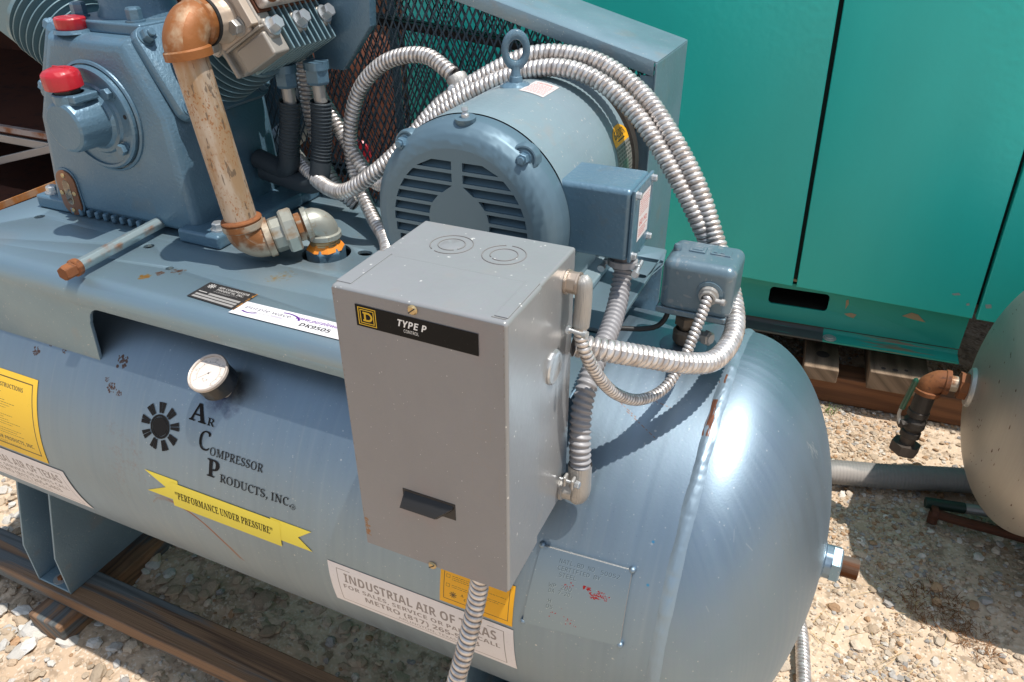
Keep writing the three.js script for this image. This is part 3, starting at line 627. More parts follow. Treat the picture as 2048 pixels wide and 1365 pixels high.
  const lot = canvasTex(1024, 256, (g, W, H) => {
    seed = 23; g.clearRect(0, 0, W, H); g.fillStyle = css([0.66, 0.65, 0.67]); g.fillRect(0, 0, W, H);
    g.fillStyle = '#2c2833'; g.font = '70px sans-serif'; fit(g, 'purple wave', 50, 112, 400);
    g.strokeStyle = '#4d1478'; g.lineWidth = 17; g.beginPath(); g.arc(120, 92, 92, 0.75, 2.2); g.stroke(); g.beginPath(); g.ellipse(400, 140, 130, 100, 0, -1.9, -0.2); g.stroke();
    g.fillStyle = '#777'; g.fillRect(110, 150, 150, 6); g.fillRect(275, 150, 130, 6); g.fillStyle = '#6d2a9a'; g.fillRect(300, 136, 100, 5);
    g.fillStyle = '#54127c'; g.font = 'italic bold 74px sans-serif'; fit(g, 'www.purplewave.com', 480, 96, 520);
    g.fillStyle = '#0c0c0c'; g.font = 'bold 84px sans-serif'; fit(g, 'DK9505', 560, 196, 260);
  });
  flat('lot_sticker', [[-0.332, 0.179], [-0.135, 0.177], [-0.135, 0.2125], [-0.335, 0.214]], lot, 'white and purple auction lot sticker', PT + 0.0009);
}

// ---------- pressure gauge
{
  const g = group('pressure_gauge', comp, 'small round pressure gauge with white dial and black case');
  const o = onTank(-0.362, 0.2535), t = 0.2535 / TR, d = [-0.03, 0.88, 0.47], dv = V3(d).normalize(), at = (k) => V3(o).addScaledVector(dv, k).toArray();
  part('stem', lathe([[0.012, -0.004], [0.012, 0.01], [0.008, 0.012], [0.008, 0.02]], o, d, 24), zincDull, g);
  part('case', lathe([[0.0, 0.014], [0.026, 0.014], [0.0285, 0.017], [0.0285, 0.046], [0.0275, 0.047]], o, d, 48), blackGloss, g);
  part('bezel_ring', lathe([[0.0285, 0.044], [0.0305, 0.0445], [0.0308, 0.049], [0.0295, 0.0505], [0.0275, 0.0495], [0.0270, 0.0462]], o, d, 56), std({ color: rgb(0.52, 0.46, 0.41), metalness: 0.3, roughness: 0.4 }), g);
  const dial = canvasTex(512, 512, (c, W) => {
    c.fillStyle = css([0.74, 0.65, 0.58]); c.fillRect(0, 0, W, W); c.translate(W / 2, W / 2); c.strokeStyle = css([0.12, 0.1, 0.09]); c.fillStyle = c.strokeStyle;
    c.lineWidth = 3; c.beginPath(); c.arc(0, 0, 168, 2.4, 7.0); c.stroke();
    for (let k = 0; k <= 50; k++) { const a = 2.36 + k / 50 * 4.71, r = k % 5 ? 182 : 196; c.lineWidth = k % 5 ? 2 : 5; c.beginPath(); c.moveTo(Math.cos(a) * 168, Math.sin(a) * 168); c.lineTo(Math.cos(a) * r, Math.sin(a) * r); c.stroke(); }
    c.font = '34px sans-serif'; c.textAlign = 'center'; for (let k = 0; k <= 6; k++) { const a = 2.36 + k / 6 * 4.71; c.fillText(String(k * 50), Math.cos(a) * 214, Math.sin(a) * 214 + 12); }
    c.font = '26px sans-serif'; c.fillText('PSI', 0, 130); for (const x of [-34, 34]) { c.beginPath(); c.arc(x, 96, 9, 0, 6.3); c.stroke(); }
    c.lineWidth = 6; c.beginPath(); c.moveTo(30, -30); c.lineTo(-112, 100); c.stroke(); c.beginPath(); c.arc(0, 0, 15, 0, 6.3); c.fill();
  });
  const fx = V(1, 0, 0).addScaledVector(dv, -dv.x).normalize(), fy = V().crossVectors(dv, fx), fc = V3(at(0.0465));
  part('dial', surf(36, 2, (u, v) => { const a = u * 6.28319, r = 0.0272 * v; return fc.clone().addScaledVector(fx, Math.cos(a) * r).addScaledVector(fy, Math.sin(a) * r).toArray(); }, (u, v) => [0.5 + 0.5 * v * Math.cos(u * 6.28319), 0.5 + 0.5 * v * Math.sin(u * 6.28319)]), std({ map: dial, roughness: 0.5 }), g);
  part('dial_glass', lathe([[0, 0.0485], [0.0272, 0.0485]], o, d, 40), phys({ color: rgb(1, 1, 1), transmission: 1, thickness: 0, roughness: 0.04, ior: 1.45 }), g);
}

// ---------- electric motor (axis along z)
const MX = -0.017, MY = 1.065, MR = 0.128;
{
  const mo = group('electric_motor', comp, 'blue-grey round electric motor with slotted end cover and lifting eye');
  part('motor_body', lathe([[0.03, -0.205], [0.09, -0.203], [0.118, -0.196], [0.1255, -0.185], [0.1265, -0.172], [MR, -0.17], [MR, 0.0795]], [MX, MY, 0], [0, 0, 1], 120, 0.5), motorPaint, mo);
  part('rear_band', lathe([[MR - 0.002, -0.196], [MR + 0.0035, -0.194], [MR + 0.0035, -0.176], [MR - 0.002, -0.174]], [MX, MY, 0], [0, 0, 1], 100, 0.5), darkIron, mo);
  const zc = 0.126, prof = [[MR - 0.004, 0.0795], [MR - 0.0012, 0.0805], [MR - 0.001, 0.088]];
  for (let i = 0; i <= 12; i++) { const a = i / 12 * Math.PI / 2; prof.push([0.098 + 0.029 * Math.cos(a), 0.094 + (zc - 0.094) * Math.sin(a)]); }
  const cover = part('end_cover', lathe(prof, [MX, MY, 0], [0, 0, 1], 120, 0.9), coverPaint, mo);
  const face = new THREE.Shape(); face.absarc(0, 0, 0.0985, 0, Math.PI * 2);
  const rows = [];
  for (let i = 0; i < 10; i++) {
    const y1 = 0.0825 - 0.0147 * i, y0 = y1 - 0.0103;
    const rad = 0.0905, xo = (y) => Math.sqrt(Math.max(0, rad * rad - y * y)), cr = 0.041, cy = 0.0075;
    const xi = (y) => { const d = y - cy; return Math.abs(d) < cr ? Math.max(0.0072, Math.sqrt(cr * cr - d * d)) : 0.0072; };
    if (y1 < -0.07) continue;
    for (const s of [-1, 1]) {
      const p = [[xi(y1), y1], [Math.min(xo(y1), xo(y0)) + (y1 > 0.07 ? -0.004 : 0), y1], [xo(y0), y0], [xi(y0), y0]].map(([x, y]) => [s * x, y]);
      const h = new THREE.Path(p.map((q) => new THREE.Vector2(...q))); h.closePath(); face.holes.push(h); rows.push([s, xi((y0 + y1) / 2), xo((y0 + y1) / 2), y0, y1]);
    }
  }
  part('cover_face', extr(face, zc - 0.005, zc).translate(MX, MY, 0), coverPaint, cover);
  for (const [s, a, b, y0, y1] of rows) {        // sloped blade behind each slot
    const w = b - a + 0.004, g = new THREE.BoxGeometry(w, 0.0015, 0.012).rotateX(0.62).translate(MX + s * (a + b) / 2, MY + y0 + 0.0031, zc - 0.008);
    part('louvre', boxUV(g), coverPaint, cover);
  }
  part('fan_shroud', lathe([[0, zc - 0.022], [0.1, zc - 0.022]], [MX, MY, 0], [0, 0, 1], 40), black, cover);
  for (const [x, y] of [[-0.0765, 0.089], [0.0765, 0.09]]) {
    const n = [x * 3.2, y * 3.2, 1.0], o = [MX + x, MY + y, 0.106];
    part('bolt_pocket', lathe([[0.0, 0.0035], [0.0125, 0.0035], [0.0142, 0.0052], [0.016, 0.005], [0.018, 0.001], [0.019, -0.01]], o, [x * 2, y * 2, 1], 32), coverPaint, cover);
    part('cover_bolt', nut(V3(o).add(V(x * 0.03, y * 0.03, 0.0032)).toArray(), [x * 1, y * 1, 1], 0.0125, 0.009), castPaint, cover);
  }
  part('grease_boss', lathe([[0.0001, -0.026], [0.008, -0.006], [0.0125, 0.002], [0.0125, 0.006], [0, 0.006]], [MX + 0.002, MY + 0.1235, 0.103], [0, 1, 0.12], 24), coverPaint, cover);
  part('grease_nipple', lathe([[0.0048, 0], [0.0048, 0.004], [0.0028, 0.0065], [0.0042, 0.009], [0.0036, 0.0125], [0, 0.0135]], [MX + 0.002, MY + 0.129, 0.1035], [0, 1, 0.05], 20), zinc, cover);
  part('round_plug', lathe([[0, 0.0], [0.0085, 0.0], [0.009, -0.001]], [MX + 0.116 * 0.945, MY + 0.105 * 0.39, 0.107], [0.9, 0.4, 0.5], 24), coverPaint, cover);
  // lifting eye
  const ey = [-0.029, 1.191, -0.07];
  part('lifting_eye', M(lathe([[0.0, 0], [0.021, 0.0005], [0.017, 0.004], [0.0095, 0.006], [0.0085, 0.013], [0.0075, 0.0135], [0.0062, 0.0175], [0.0062, 0.026]], ey, [0, 1, 0], 32),
    new THREE.TorusGeometry(0.0155, 0.0053, 16, 40).scale(0.92, 1.25, 1).rotateY(0.55).translate(ey[0], ey[1] + 0.046, ey[2])), hammerPaint, mo, 'painted steel lifting eye bolt on top of the motor');
  // feet
  part('motor_foot', M(rbx(MX - 0.118, MX + 0.118, 0.921, 0.932, -0.14, 0.06, 0.003), rbx(MX - 0.095, MX - 0.06, 0.93, 1.0, -0.13, 0.05, 0.004), rbx(MX + 0.06, MX + 0.095, 0.93, 1.0, -0.13, 0.05, 0.004)), motorPaint, mo);
  // printed labels on the body
  const onM = (deg, z, off = 0.0006) => { const a = deg * Math.PI / 180; return [MX + (MR + off) * Math.sin(a), MY + (MR + off) * Math.cos(a), z]; };
  const caution = canvasTex(256, 256, (g, W, H) => {
    seed = 5; g.fillStyle = css([0.6, 0.54, 0.53]); g.fillRect(0, 0, W, H); g.fillStyle = css([0.5, 0.08, 0.07]); g.font = 'bold 40px sans-serif'; fit(g, 'CAUTION', 40, 52, 170);
    for (let y = 70; y < 235; y += 17) { let x = 22; while (x < 230) { const w = rr(10, 34); g.fillRect(x, y, w, 6); x += w + 7; } }
  });
  part('caution_sticker', surf(10, 4, (u, v) => onM(lerp(2.2, 17.6, u), lerp(-0.100, -0.042, v)), (u, v) => [u, 1 - v]), std({ map: caution, roughness: 0.5 }), mo, 'small white sticker with red print');
  const plate = canvasTex(512, 512, (g, W, H) => {
    seed = 6; g.fillStyle = css([0.22, 0.21, 0.19]); g.fillRect(0, 0, W, H); g.fillStyle = css([0.72, 0.36, 0.01]); g.fillRect(0, 0, W, 170);
    g.fillStyle = css([0.02, 0.02, 0.02]); g.font = 'bold 96px sans-serif'; fit(g, 'BALDOR', 60, 110, 390); g.fillRect(120, 128, 260, 12);
    g.fillStyle = css([0.06, 0.06, 0.05]); for (let y = 190; y < 490; y += 34) { let x = 20; while (x < 480) { const w = rr(20, 90); g.fillRect(x, y, w, 20); x += w + 14; } }
    g.fillStyle = css([0.04, 0.12, 0.07], 0.5); g.fillRect(150, 330, 210, 130);
  });
  part('rating_plate', surf(10, 12, (u, v) => { const w = v < 0.12 ? lerp(0.3, 1, v / 0.12) : 1; return onM(lerp(57.5, 92, v), lerp(-0.141 + 0.03 * w, -0.141 - 0.03 * w, u)); }, (u, v) => [u, 1 - v]), std({ map: plate, roughness: 0.4 }), mo, 'small yellow-topped motor rating plate');
  // terminal box on the right side
  const tb = part('terminal_box', rbx(0.07, 0.1825, 1.037, 1.1265, 0.0, 0.0795, 0.007, 4), hammerPaint, mo, 'square terminal box on the side of the motor');
  part('box_lid', rbx(0.1822, 0.1865, 1.037, 1.1265, 0.0, 0.0795, 0.0015), hammerPaint, mo);
  for (const [y, z] of [[1.1195, 0.073], [1.1195, 0.007], [1.044, 0.073], [1.044, 0.007]]) part('lid_screw', bolt([0.1863, y, z], [1, 0, 0], 0.0075, 0.005), zinc, mo);
  const warn = canvasTex(256, 320, (g, W, H) => {
    seed = 8; g.fillStyle = css([0.72, 0.66, 0.65]); g.fillRect(0, 0, W, H); g.fillStyle = css([0.55, 0.12, 0.1]);
    for (let y = 24; y < 150; y += 16) { let x = 20; while (x < 226) { const w = rr(10, 40); g.fillRect(x, y, w, 6); x += w + 7; } }
    g.font = 'bold 60px sans-serif'; fit(g, '60 Hz', 30, 220, 190); for (let y = 240; y < 300; y += 16) g.fillRect(24, y, rr(120, 210), 6);
  });
  part('warning_sticker', surf(2, 2, (u, v) => [0.1869, lerp(1.113, 1.056, v), lerp(0.059, 0.014, u)], (u, v) => [u, 1 - v]), std({ map: warn, roughness: 0.5 }), mo, 'white sticker with red print on the terminal box lid');
}

// ---------- compressor pump
{
  const pu = group('pump', comp, 'blue-grey cast iron compressor pump with finned cylinders and red plugs');
  const CZ0 = -0.185, CZ1 = 0.045;
  const outline = shape([[-0.884, 0.925], [-0.866, 1.016], [-0.853, 1.092], [-0.777, 1.227], [-0.613, 1.227], [-0.557, 1.118], [-0.5525, 1.06], [-0.5455, 0.925]]);
  part('crankcase', extr(outline, CZ0, CZ1, 0.020, 8), castPaint, pu);
  // stepped corner rib along the front right edge, feet, scalloped underside
  part('base_flange', M(rbx(-0.925, -0.845, 0.9202, 0.944, -0.205, 0.048, 0.005), rbx(-0.575, -0.488, 0.9202, 0.944, -0.205, 0.062, 0.006), rbx(-0.84, -0.58, 0.924, 0.936, -0.19, 0.03, 0.004)), castPaint, pu);
  for (let k = 0; k < 10; k++) part('cooling_rib', rb(0.0085, 0.014, 0.06, -0.832 + k * 0.0195, 0.9285, 0.022, 0.004), castPaint, pu);
  for (const [x, z] of [[-0.506, 0.038], [-0.513, -0.178], [-0.902, 0.028], [-0.902, -0.18]]) part('foot_bolt', M(lathe([[0, 0], [0.013, 0], [0.013, 0.003], [0, 0.003]], [x, 0.9438, z], [0, 1, 0], 24), hex([x, 0.9465, z], [0, 1, 0], 0.017, 0.011, 0.4)), zinc, pu);
  // front bearing cover
  const o = [-0.699, 1.106, 0], F = [0, 0, 1];
  part('cover_seat', lathe([[0.0885, CZ1 - 0.004], [0.0865, CZ1 + 0.003], [0.083, CZ1 + 0.0045], [0.083, CZ1]], o, F, 72), castPaint, pu);
  const bc = part('bearing_cover', lathe([[0.0805, CZ1 + 0.001], [0.0805, CZ1 + 0.010], [0.0775, CZ1 + 0.0125], [0.0735, CZ1 + 0.0125], [0.0725, CZ1 + 0.009], [0.0555, CZ1 + 0.009], [0.0525, CZ1 + 0.0125], [0.047, CZ1 + 0.0135], [0.0425, CZ1 + 0.018], [0.0405, CZ1 + 0.032], [0.0395, CZ1 + 0.060], [0.0375, CZ1 + 0.066], [0.033, CZ1 + 0.0685], [0, CZ1 + 0.0685]], o, F, 80, 0.5), castPaint, pu, 'round cast bearing cover with oil filler');
  for (const a of [0.75, 2.4, -0.72, -2.4]) part('cover_bolt', bolt([o[0] + 0.064 * Math.cos(a), o[1] + 0.064 * Math.sin(a), CZ1 + 0.009], F, 0.0155, 0.010, a), castPaint, bc);
  part('small_hole', lathe([[0, 0.0], [0.0035, 0.0]], [o[0] + 0.0655, o[1] + 0.009, CZ1 + 0.0096], F, 16), black, bc);
  const fz = CZ1 + 0.045;
  part('filler_neck', M(lathe([[0.0235, 0.024], [0.0235, 0.046], [0.022, 0.048], [0, 0.048]], [o[0] + 0.002, o[1], fz], [0, 1, 0], 32), rb(0.050, 0.012, 0.044, o[0] + 0.007, o[1] + 0.042, fz - 0.006, 0.003)), castPaint, bc);
  part('black_seal', lathe([[0.018, 0.046], [0.0185, 0.055], [0.0, 0.055]], [o[0] + 0.002, o[1], fz], [0, 1, 0], 32), black, bc);
  const capProf = (h, r) => [[r * 0.9, 0], [r, 0.002], [r * 1.0, h * 0.62], [r * 0.95, h * 0.76], [r * 0.8, h * 0.88], [r * 0.5, h * 0.97], [0, h]];
  part('red_filler_plug', M(lathe(capProf(0.031, 0.0275), [o[0] - 0.002, o[1] + 0.054, fz], [-0.03, 1, 0.05], 40), rb(0.026, 0.003, 0.004, o[0] - 0.002, o[1] + 0.0845, fz, 0.001)), redPlastic, bc, 'red plastic oil filler cap on the bearing cover');
  part('red_vent_plug', lathe([[0.022, 0], [0.023, 0.002], [0.023, 0.015], [0.021, 0.017], [0, 0.017]], [-0.737, 1.232, 0.022], [0, 1, 0], 36), redPlastic, pu, 'flat red plastic plug on top of the crankcase');
  part('vent_boss', lathe([[0.028, 0], [0.026, 0.005], [0, 0.006]], [-0.737, 1.2265, 0.022], [0, 1, 0], 32), castPaint, pu);
  // oval sight glass
  const oval = (w, h) => { const s = new THREE.Shape(), k = h - w; s.absarc(0, k, w, 0, Math.PI); s.absarc(0, -k, w, Math.PI, Math.PI * 2); return s; };
  const sg = group('sight_glass', pu, 'oval brown oil sight glass held by small brass screws');
  part('gasket', extr(oval(0.0255, 0.044), CZ1 - 0.002, CZ1 + 0.002, 0.0008).rotateZ(0.03).translate(-0.8275, 0.962, 0), castPaint, sg);
  part('retainer', extr(oval(0.0225, 0.0405), CZ1 + 0.002, CZ1 + 0.0055, 0.001).translate(-0.8275, 0.962, 0), std({ color: rgb(0.18, 0.07, 0.03), roughness: 0.4 }), sg);
  part('window', extr(oval(0.0085, 0.0225), CZ1 + 0.0055, CZ1 + 0.0062, 0.0003).translate(-0.8275, 0.963, 0), phys({ map: rep(rustyGalv([0.34, 0.25, 0.13], [0.09, 0.05, 0.02], 0.5, 401), 14), roughness: 0.15, clearcoat: 1 }), sg);
  for (const [x, y] of [[0, 0.0315], [0, -0.0315], [-0.0155, -0.001], [0.0155, 0.001]]) part('brass_screw', lathe([[0.0026, 0.002], [0.0042, 0.0022], [0.0042, 0.003], [0.003, 0.0042], [0, 0.0042]], [-0.8275 + x, 0.962 + y, CZ1 + 0.0035], F, 18), brass, sg);
  // drain rod
  const dr = group('drain_pipe', pu, 'thin drain pipe with rusty cap reaching over the plate edge');
  part('drain_tube', rod([-0.632, 0.9375, 0.03], [-0.6145, 0.9365, 0.226], 0.0098, 24), rodMetal, dr);
  part('drain_cap', M(lathe([[0.0, 0], [0.0128, 0], [0.0135, 0.002], [0.0135, 0.008], [0.0118, 0.010], [0.0, 0.010]], [-0.6153, 0.9366, 0.2165], [0.08, 0, 1], 28), hex([-0.6145, 0.9366, 0.226], [0.08, 0, 1], 0.0205, 0.019, 0.2)), rust, dr);
  // cylinder banks at 30 degrees above the horizontal, left one mirrored, and an upright one
  const bank = (ox, oy, deg, mirror) => {
    const a = deg * Math.PI / 180, m = new THREE.Matrix4().makeBasis(V(Math.cos(a), Math.sin(a), 0), V(-Math.sin(a), Math.cos(a), 0), V(0, 0, 1)).setPosition(ox, oy, -0.07);
    if (mirror) m.premultiply(new THREE.Matrix4().makeTranslation(-0.695, 0, 0).scale(V(-1, 1, 1)).multiply(new THREE.Matrix4().makeTranslation(0.695, 0, 0)));
    return (g) => { const k = g.index ? g.toNonIndexed() : g.clone(); k.applyMatrix4(m);
      if (mirror) for (const n of ['position', 'normal', 'uv']) {             // keep the faces' outside out
        const q = k.attributes[n], z = q.itemSize; if (!q) continue;
        for (let i = 0; i < q.count; i += 3) for (let c = 0; c < z; c++) { const t = q.array[(i + 1) * z + c]; q.array[(i + 1) * z + c] = q.array[(i + 2) * z + c]; q.array[(i + 2) * z + c] = t; }
      }
      return boxUV(k);
    };
  };
  const buildBank = (B, name, full, label) => {
    const b = group(name, pu, label);
    const fs = new THREE.Shape(), W = 0.098, H = 0.074, r = 0.02;
    fs.moveTo(-W + r, -H); fs.lineTo(W - r, -H); fs.absarc(W - r, -H + r, r, -Math.PI / 2, 0); fs.lineTo(W, H - r); fs.absarc(W - r, H - r, r, 0, Math.PI / 2); fs.lineTo(-W + r, H); fs.absarc(-W + r, H - r, r, Math.PI / 2, Math.PI); fs.lineTo(-W, -H + r); fs.absarc(-W + r, -H + r, r, Math.PI, Math.PI * 1.5);
    // the flange outline lies in (z, v); extruded along u
    part('cylinder_flange', B(extr(fs, -0.024, -0.006, 0.003).rotateY(Math.PI / 2)), castPaint, b);
    for (const [z, v] of [[0.081, 0.057], [0.081, -0.057], [-0.081, 0.057], [-0.081, -0.057]]) part('flange_nut', B(nut([-0.006, v, z], [1, 0, 0], 0.0195, 0.012)), castPaint, b);
    part('barrel', B(lathe([[0.066, -0.008], [0.066, 0.002], [0.062, 0.008], [0.054, 0.012], [0.054, 0.1]], [0, 0, 0], [1, 0, 0], 64)), castPaint, b);
    for (let k = 0; k < 6; k++) part('cylinder_fin', B(lathe([[0.05, 0.0], [0.0735, 0.0004], [0.074, 0.0015], [0.0735, 0.0026], [0.05, 0.003]], [0.013 + k * 0.0142, 0, 0], [1, 0, 0], 80, 0.4)), finPaint, b);
    part('gasket', B(lathe([[0.05, 0.096], [0.0715, 0.096], [0.0715, 0.1035], [0.05, 0.1035]], [0, 0, 0], [1, 0, 0], 64)), finPaint, b);
    part('head_core', B(bx(0.1035, 0.178, -0.054, 0.06, -0.066, 0.03)), finPaint, b);
    for (let k = 0; k < 9; k++) {
      const z = 0.0325 - k * 0.0124;
      part('head_fin', B(rbx(0.1035, 0.195, -0.067, 0.067, z - 0.0016, z + 0.0016, 0.0015)), finPaint, b);
    }
    if (!full) return b;
    part('head_end_block', M(B(rbx(0.1035, 0.19, -0.064, 0.066, 0.038, 0.066, 0.005, 3)), B(rbx(0.128, 0.192, -0.067, -0.0325, 0.0385, 0.0735, 0.004, 3)), B(rbx(0.104, 0.112, -0.064, 0.0, 0.058, 0.075, 0.003)), B(rbx(0.104, 0.192, -0.028, -0.0235, 0.05, 0.0735, 0.002))), aluminium, b, 'bare metal end of the cylinder head');
    for (const z of [0.0545, -0.006, -0.066]) {
      part('bolt_boss', B(rbx(0.17, 0.196, -0.047, -0.016, z - 0.011, z + 0.011, 0.006, 3)), aluminium, b);
      part('head_bolt', B(bolt([0.196, -0.031, z], [1, 0, 0], 0.0185, 0.0135, 0.2)), zinc, b);
    }
    // manifold with rusty bolts on the head's end
    part('manifold_plate', B(rbx(0.193, 0.212, -0.006, 0.075, -0.078, 0.060, 0.005, 3)), std({ map: rep(rustyGalv([0.52, 0.48, 0.44], [0.2, 0.06, 0.02], 0.62, 403), 7), metalness: 0.2, roughness: 0.5 }), b, 'pale rust-stained manifold plate');
    part('manifold_gasket', B(bx(0.1885, 0.1935, -0.0085, 0.078, -0.0805, 0.0625)), rustDark, b);
    for (const z of [0.045, -0.02]) part('manifold_bolt', B(bolt([0.212, 0.006, z], [1, 0, 0], 0.016, 0.009)), rust, b);
    part('port_bar', B(rbx(0.175, 0.187, -0.0195, 0.07, 0.064, 0.0785, 0.0015)), std({ color: rgb(0.52, 0.44, 0.36), metalness: 0.3, roughness: 0.5 }), b);
    part('port_flange', B(rbx(0.0885, 0.1745, -0.0245, 0.055, 0.0655, 0.0745, 0.005, 3)), std({ color: rgb(0.46, 0.38, 0.31), metalness: 0.3, roughness: 0.5, bumpMap: rep(fine, 6), bumpScale: 0.001 }), b);
    for (const [u, v] of [[0.0995, -0.0095], [0.1585, -0.0095]]) part('port_bolt', B(bolt([u, v, 0.0745], [0, 0, 1], 0.0185, 0.0115)), zincDull, b);
    part('port_neck', B(lathe([[0.034, 0.072], [0.033, 0.077], [0.029, 0.081], [0.0275, 0.086], [0.0275, 0.122]], [0.1355, 0.013, 0], [0, 0, 1], 40)), std({ color: rgb(0.50, 0.40, 0.31), metalness: 0.3, roughness: 0.5, bumpMap: rep(fine, 6), bumpScale: 0.001 }), b);
    return b;
  };
  buildBank(bank(-0.5635, 1.181, 30), 'cylinder_bank', true, 'finned cylinder on the right side with bare head');
  buildBank(bank(-0.5635, 1.181, 30, true), 'cylinder_bank', false, 'finned cylinder on the far left side');
  const up = group('upright_cylinder', pu);
  part('cylinder_flange', rbx(-0.775, -0.605, 1.226, 1.244, -0.155, 0.012, 0.004), castPaint, up);
  for (const [x, z] of [[-0.755, -0.012], [-0.63, -0.006], [-0.755, -0.14], [-0.63, -0.14]]) part('flange_nut', bolt([x, 1.244, z], [0, 1, 0], 0.02, 0.018), castPaint, up);
  part('barrel', lathe([[0.064, 1.243], [0.062, 1.25], [0.058, 1.256], [0.058, 1.36], [0, 1.36]], [-0.69, 0, -0.072], [0, 1, 0], 56), castPaint, up);
  for (let k = 0; k < 4; k++) part('cylinder_fin', lathe([[0.05, 0], [0.078, 0.0005], [0.078, 0.003], [0.05, 0.0035]], [-0.69, 1.30 + k * 0.0145, -0.072], [0, 1, 0], 64), finPaint, up);
  // intercooler block and two ribbed hoses on the far side of the right bank
  const ic = group('intercooler', pu, 'dark blue bracket plate with two ribbed hoses bending into the crankcase');
  part('bracket_plate', extr(shape([[-0.425, 1.165], [-0.372, 1.165], [-0.312, 1.235], [-0.300, 1.40], [-0.44, 1.40]]), -0.178, -0.158, 0.003), castPaint, ic);
  for (const [x, y, z, s] of [[-0.392, 1.157, -0.118, 1], [-0.4435, 1.150, -0.105, 0.9]]) {
    part('hose_nut', M(hex([x, y + 0.018, z], [0, -1, 0], 0.034 * s, 0.024, 0.4), lathe([[0.020 * s, 0], [0.020 * s, 0.012], [0, 0.012]], [x, y + 0.017, z], [0, 1, 0], 24)), castPaint, ic);
    part('hose_tube', rod([x, y - 0.006, z], [x, y - 0.035, z], 0.0105, 20), zincDull, ic);
  }
  const ribbed = (pts) => conduit(pts, 0.0172, 0.0058, 0.0018, true);
  part('ribbed_hose', ribbed([[-0.392, 1.124, -0.118], [-0.396, 1.09, -0.118], [-0.402, 1.055, -0.118], [-0.407, 1.022, -0.115]]), rubber, ic);
  part('ribbed_hose', ribbed([[-0.4435, 1.122, -0.105], [-0.449, 1.09, -0.105], [-0.457, 1.055, -0.105], [-0.464, 1.03, -0.108]]), rubber, ic);
  part('hose_elbow', pipe([[-0.406, 1.026, -0.1155], [-0.410, 1.002, -0.112], [-0.425, 0.985, -0.112], [-0.455, 0.982, -0.115], [-0.535, 0.99, -0.12]], 0.0172), rubber, ic);
  part('hose_elbow', pipe([[-0.463, 1.034, -0.108], [-0.470, 1.012, -0.11], [-0.487, 1.0, -0.115], [-0.545, 1.01, -0.12]], 0.0172), rubber, ic);
}

// ---------- discharge pipe from the head down to the tank
{
  const d = group('discharge_pipe', comp, 'rust-stained galvanised pipe with elbows and a hexagon union');
  const E1 = V(-0.4450, 1.2632, 0.0865), E2 = V(-0.409, 0.9535, 0.0775), E3 = V(-0.3305, 0.9745, -0.004);
  const down = E2.clone().sub(E1).normalize(), run = E3.clone().sub(E2).normalize();
  part('upper_elbow', elbow(E1.toArray(), V(-0.02, 0, -1).toArray(), down.toArray(), 0.04, 0.0285, 0.0318, 0.013), elbowRust, d, 'rust-orange pipe elbow at the cylinder head');
  part('black_ring', lathe([[0.0285, 0], [0.0335, 0.0005], [0.0335, 0.006], [0.0285, 0.0065]], E1.clone().addScaledVector(V(-0.02, 0, -1), 0.038).toArray(), [-0.02, 0, -1], 40), black, d);
  const a = E1.clone().addScaledVector(down, 0.03), b = E2.clone().addScaledVector(down, -0.03);
  part('riser_pipe', sweep(new THREE.LineCurve3(a, b), 0.0238, 0.01, 40, null, [a.distanceTo(b), 1]), pipeMat, d);
  part('lower_elbow', elbow(E2.toArray(), down.clone().negate().toArray(), run.toArray(), 0.036, 0.0272, 0.0305, 0.0115), elbowGalv, d, 'rust-streaked elbow at the foot of the pipe');
  part('rust_collar', lathe([[0.0238, 0], [0.0295, 0.002], [0.0305, 0.004], [0.0285, 0.0075], [0.0238, 0.0095]], E2.clone().addScaledVector(down, -0.0435).toArray(), down.toArray(), 40), rust, d);
  const at = (t) => E2.clone().addScaledVector(run, t).toArray();
  part('pipe_nipple', rod(at(0.03), at(0.09), 0.0205, 32), elbowGalv, d);
  part('union_sleeve', lathe([[0.0205, 0], [0.0262, 0.001], [0.0272, 0.004], [0.0272, 0.02], [0.02, 0.021]], at(0.036), run.toArray(), 10, 0.2), unionGalv, d);
  part('union_nut', lathe([[0.024, 0], [0.0335, 0.0005], [0.036, 0.004], [0.036, 0.0175], [0.0335, 0.0205], [0.022, 0.021]], at(0.0545), run.toArray(), 8, 0.2), unionGalv, d, 'large octagonal union nut');
  part('union_sleeve', lathe([[0.0205, 0], [0.0235, 0.001], [0.0235, 0.009], [0.02, 0.0095]], at(0.0755), run.toArray(), 8, 0.2), elbowGalv, d);
  part('street_elbow', elbow(E3.toArray(), run.clone().negate().toArray(), [0, -1, 0], 0.027, 0.0235, 0.0275, 0.009), unionGalv, d, 'grey elbow turning down through the plate');
  part('thread', lathe([[0.0225, 0], [0.0235, 0.002], [0.0225, 0.004], [0.0235, 0.006], [0.0225, 0.008], [0.0235, 0.01], [0.021, 0.012]], [E3.x, E3.y - 0.0395, E3.z], [0, 1, 0], 32, 0.2), brass, d);
  part('orange_sealant', lathe([[0.0225, 0.008], [0.0235, 0.006], [0.028, 0.0], [0.0302, -0.004], [0.0225, -0.003]], [E3.x, E3.y - 0.042, E3.z], [0, 1, 0], 8, 0.2), orangePaint, d, 'bright orange thread sealant');
  part('tank_bushing', M(hex([E3.x, E3.y - 0.078, E3.z], [0, 1, 0], 0.054, 0.036, 0.3), rod([E3.x, 0.88, E3.z], [E3.x, 0.90, E3.z], 0.02)), castPaint, d);
}

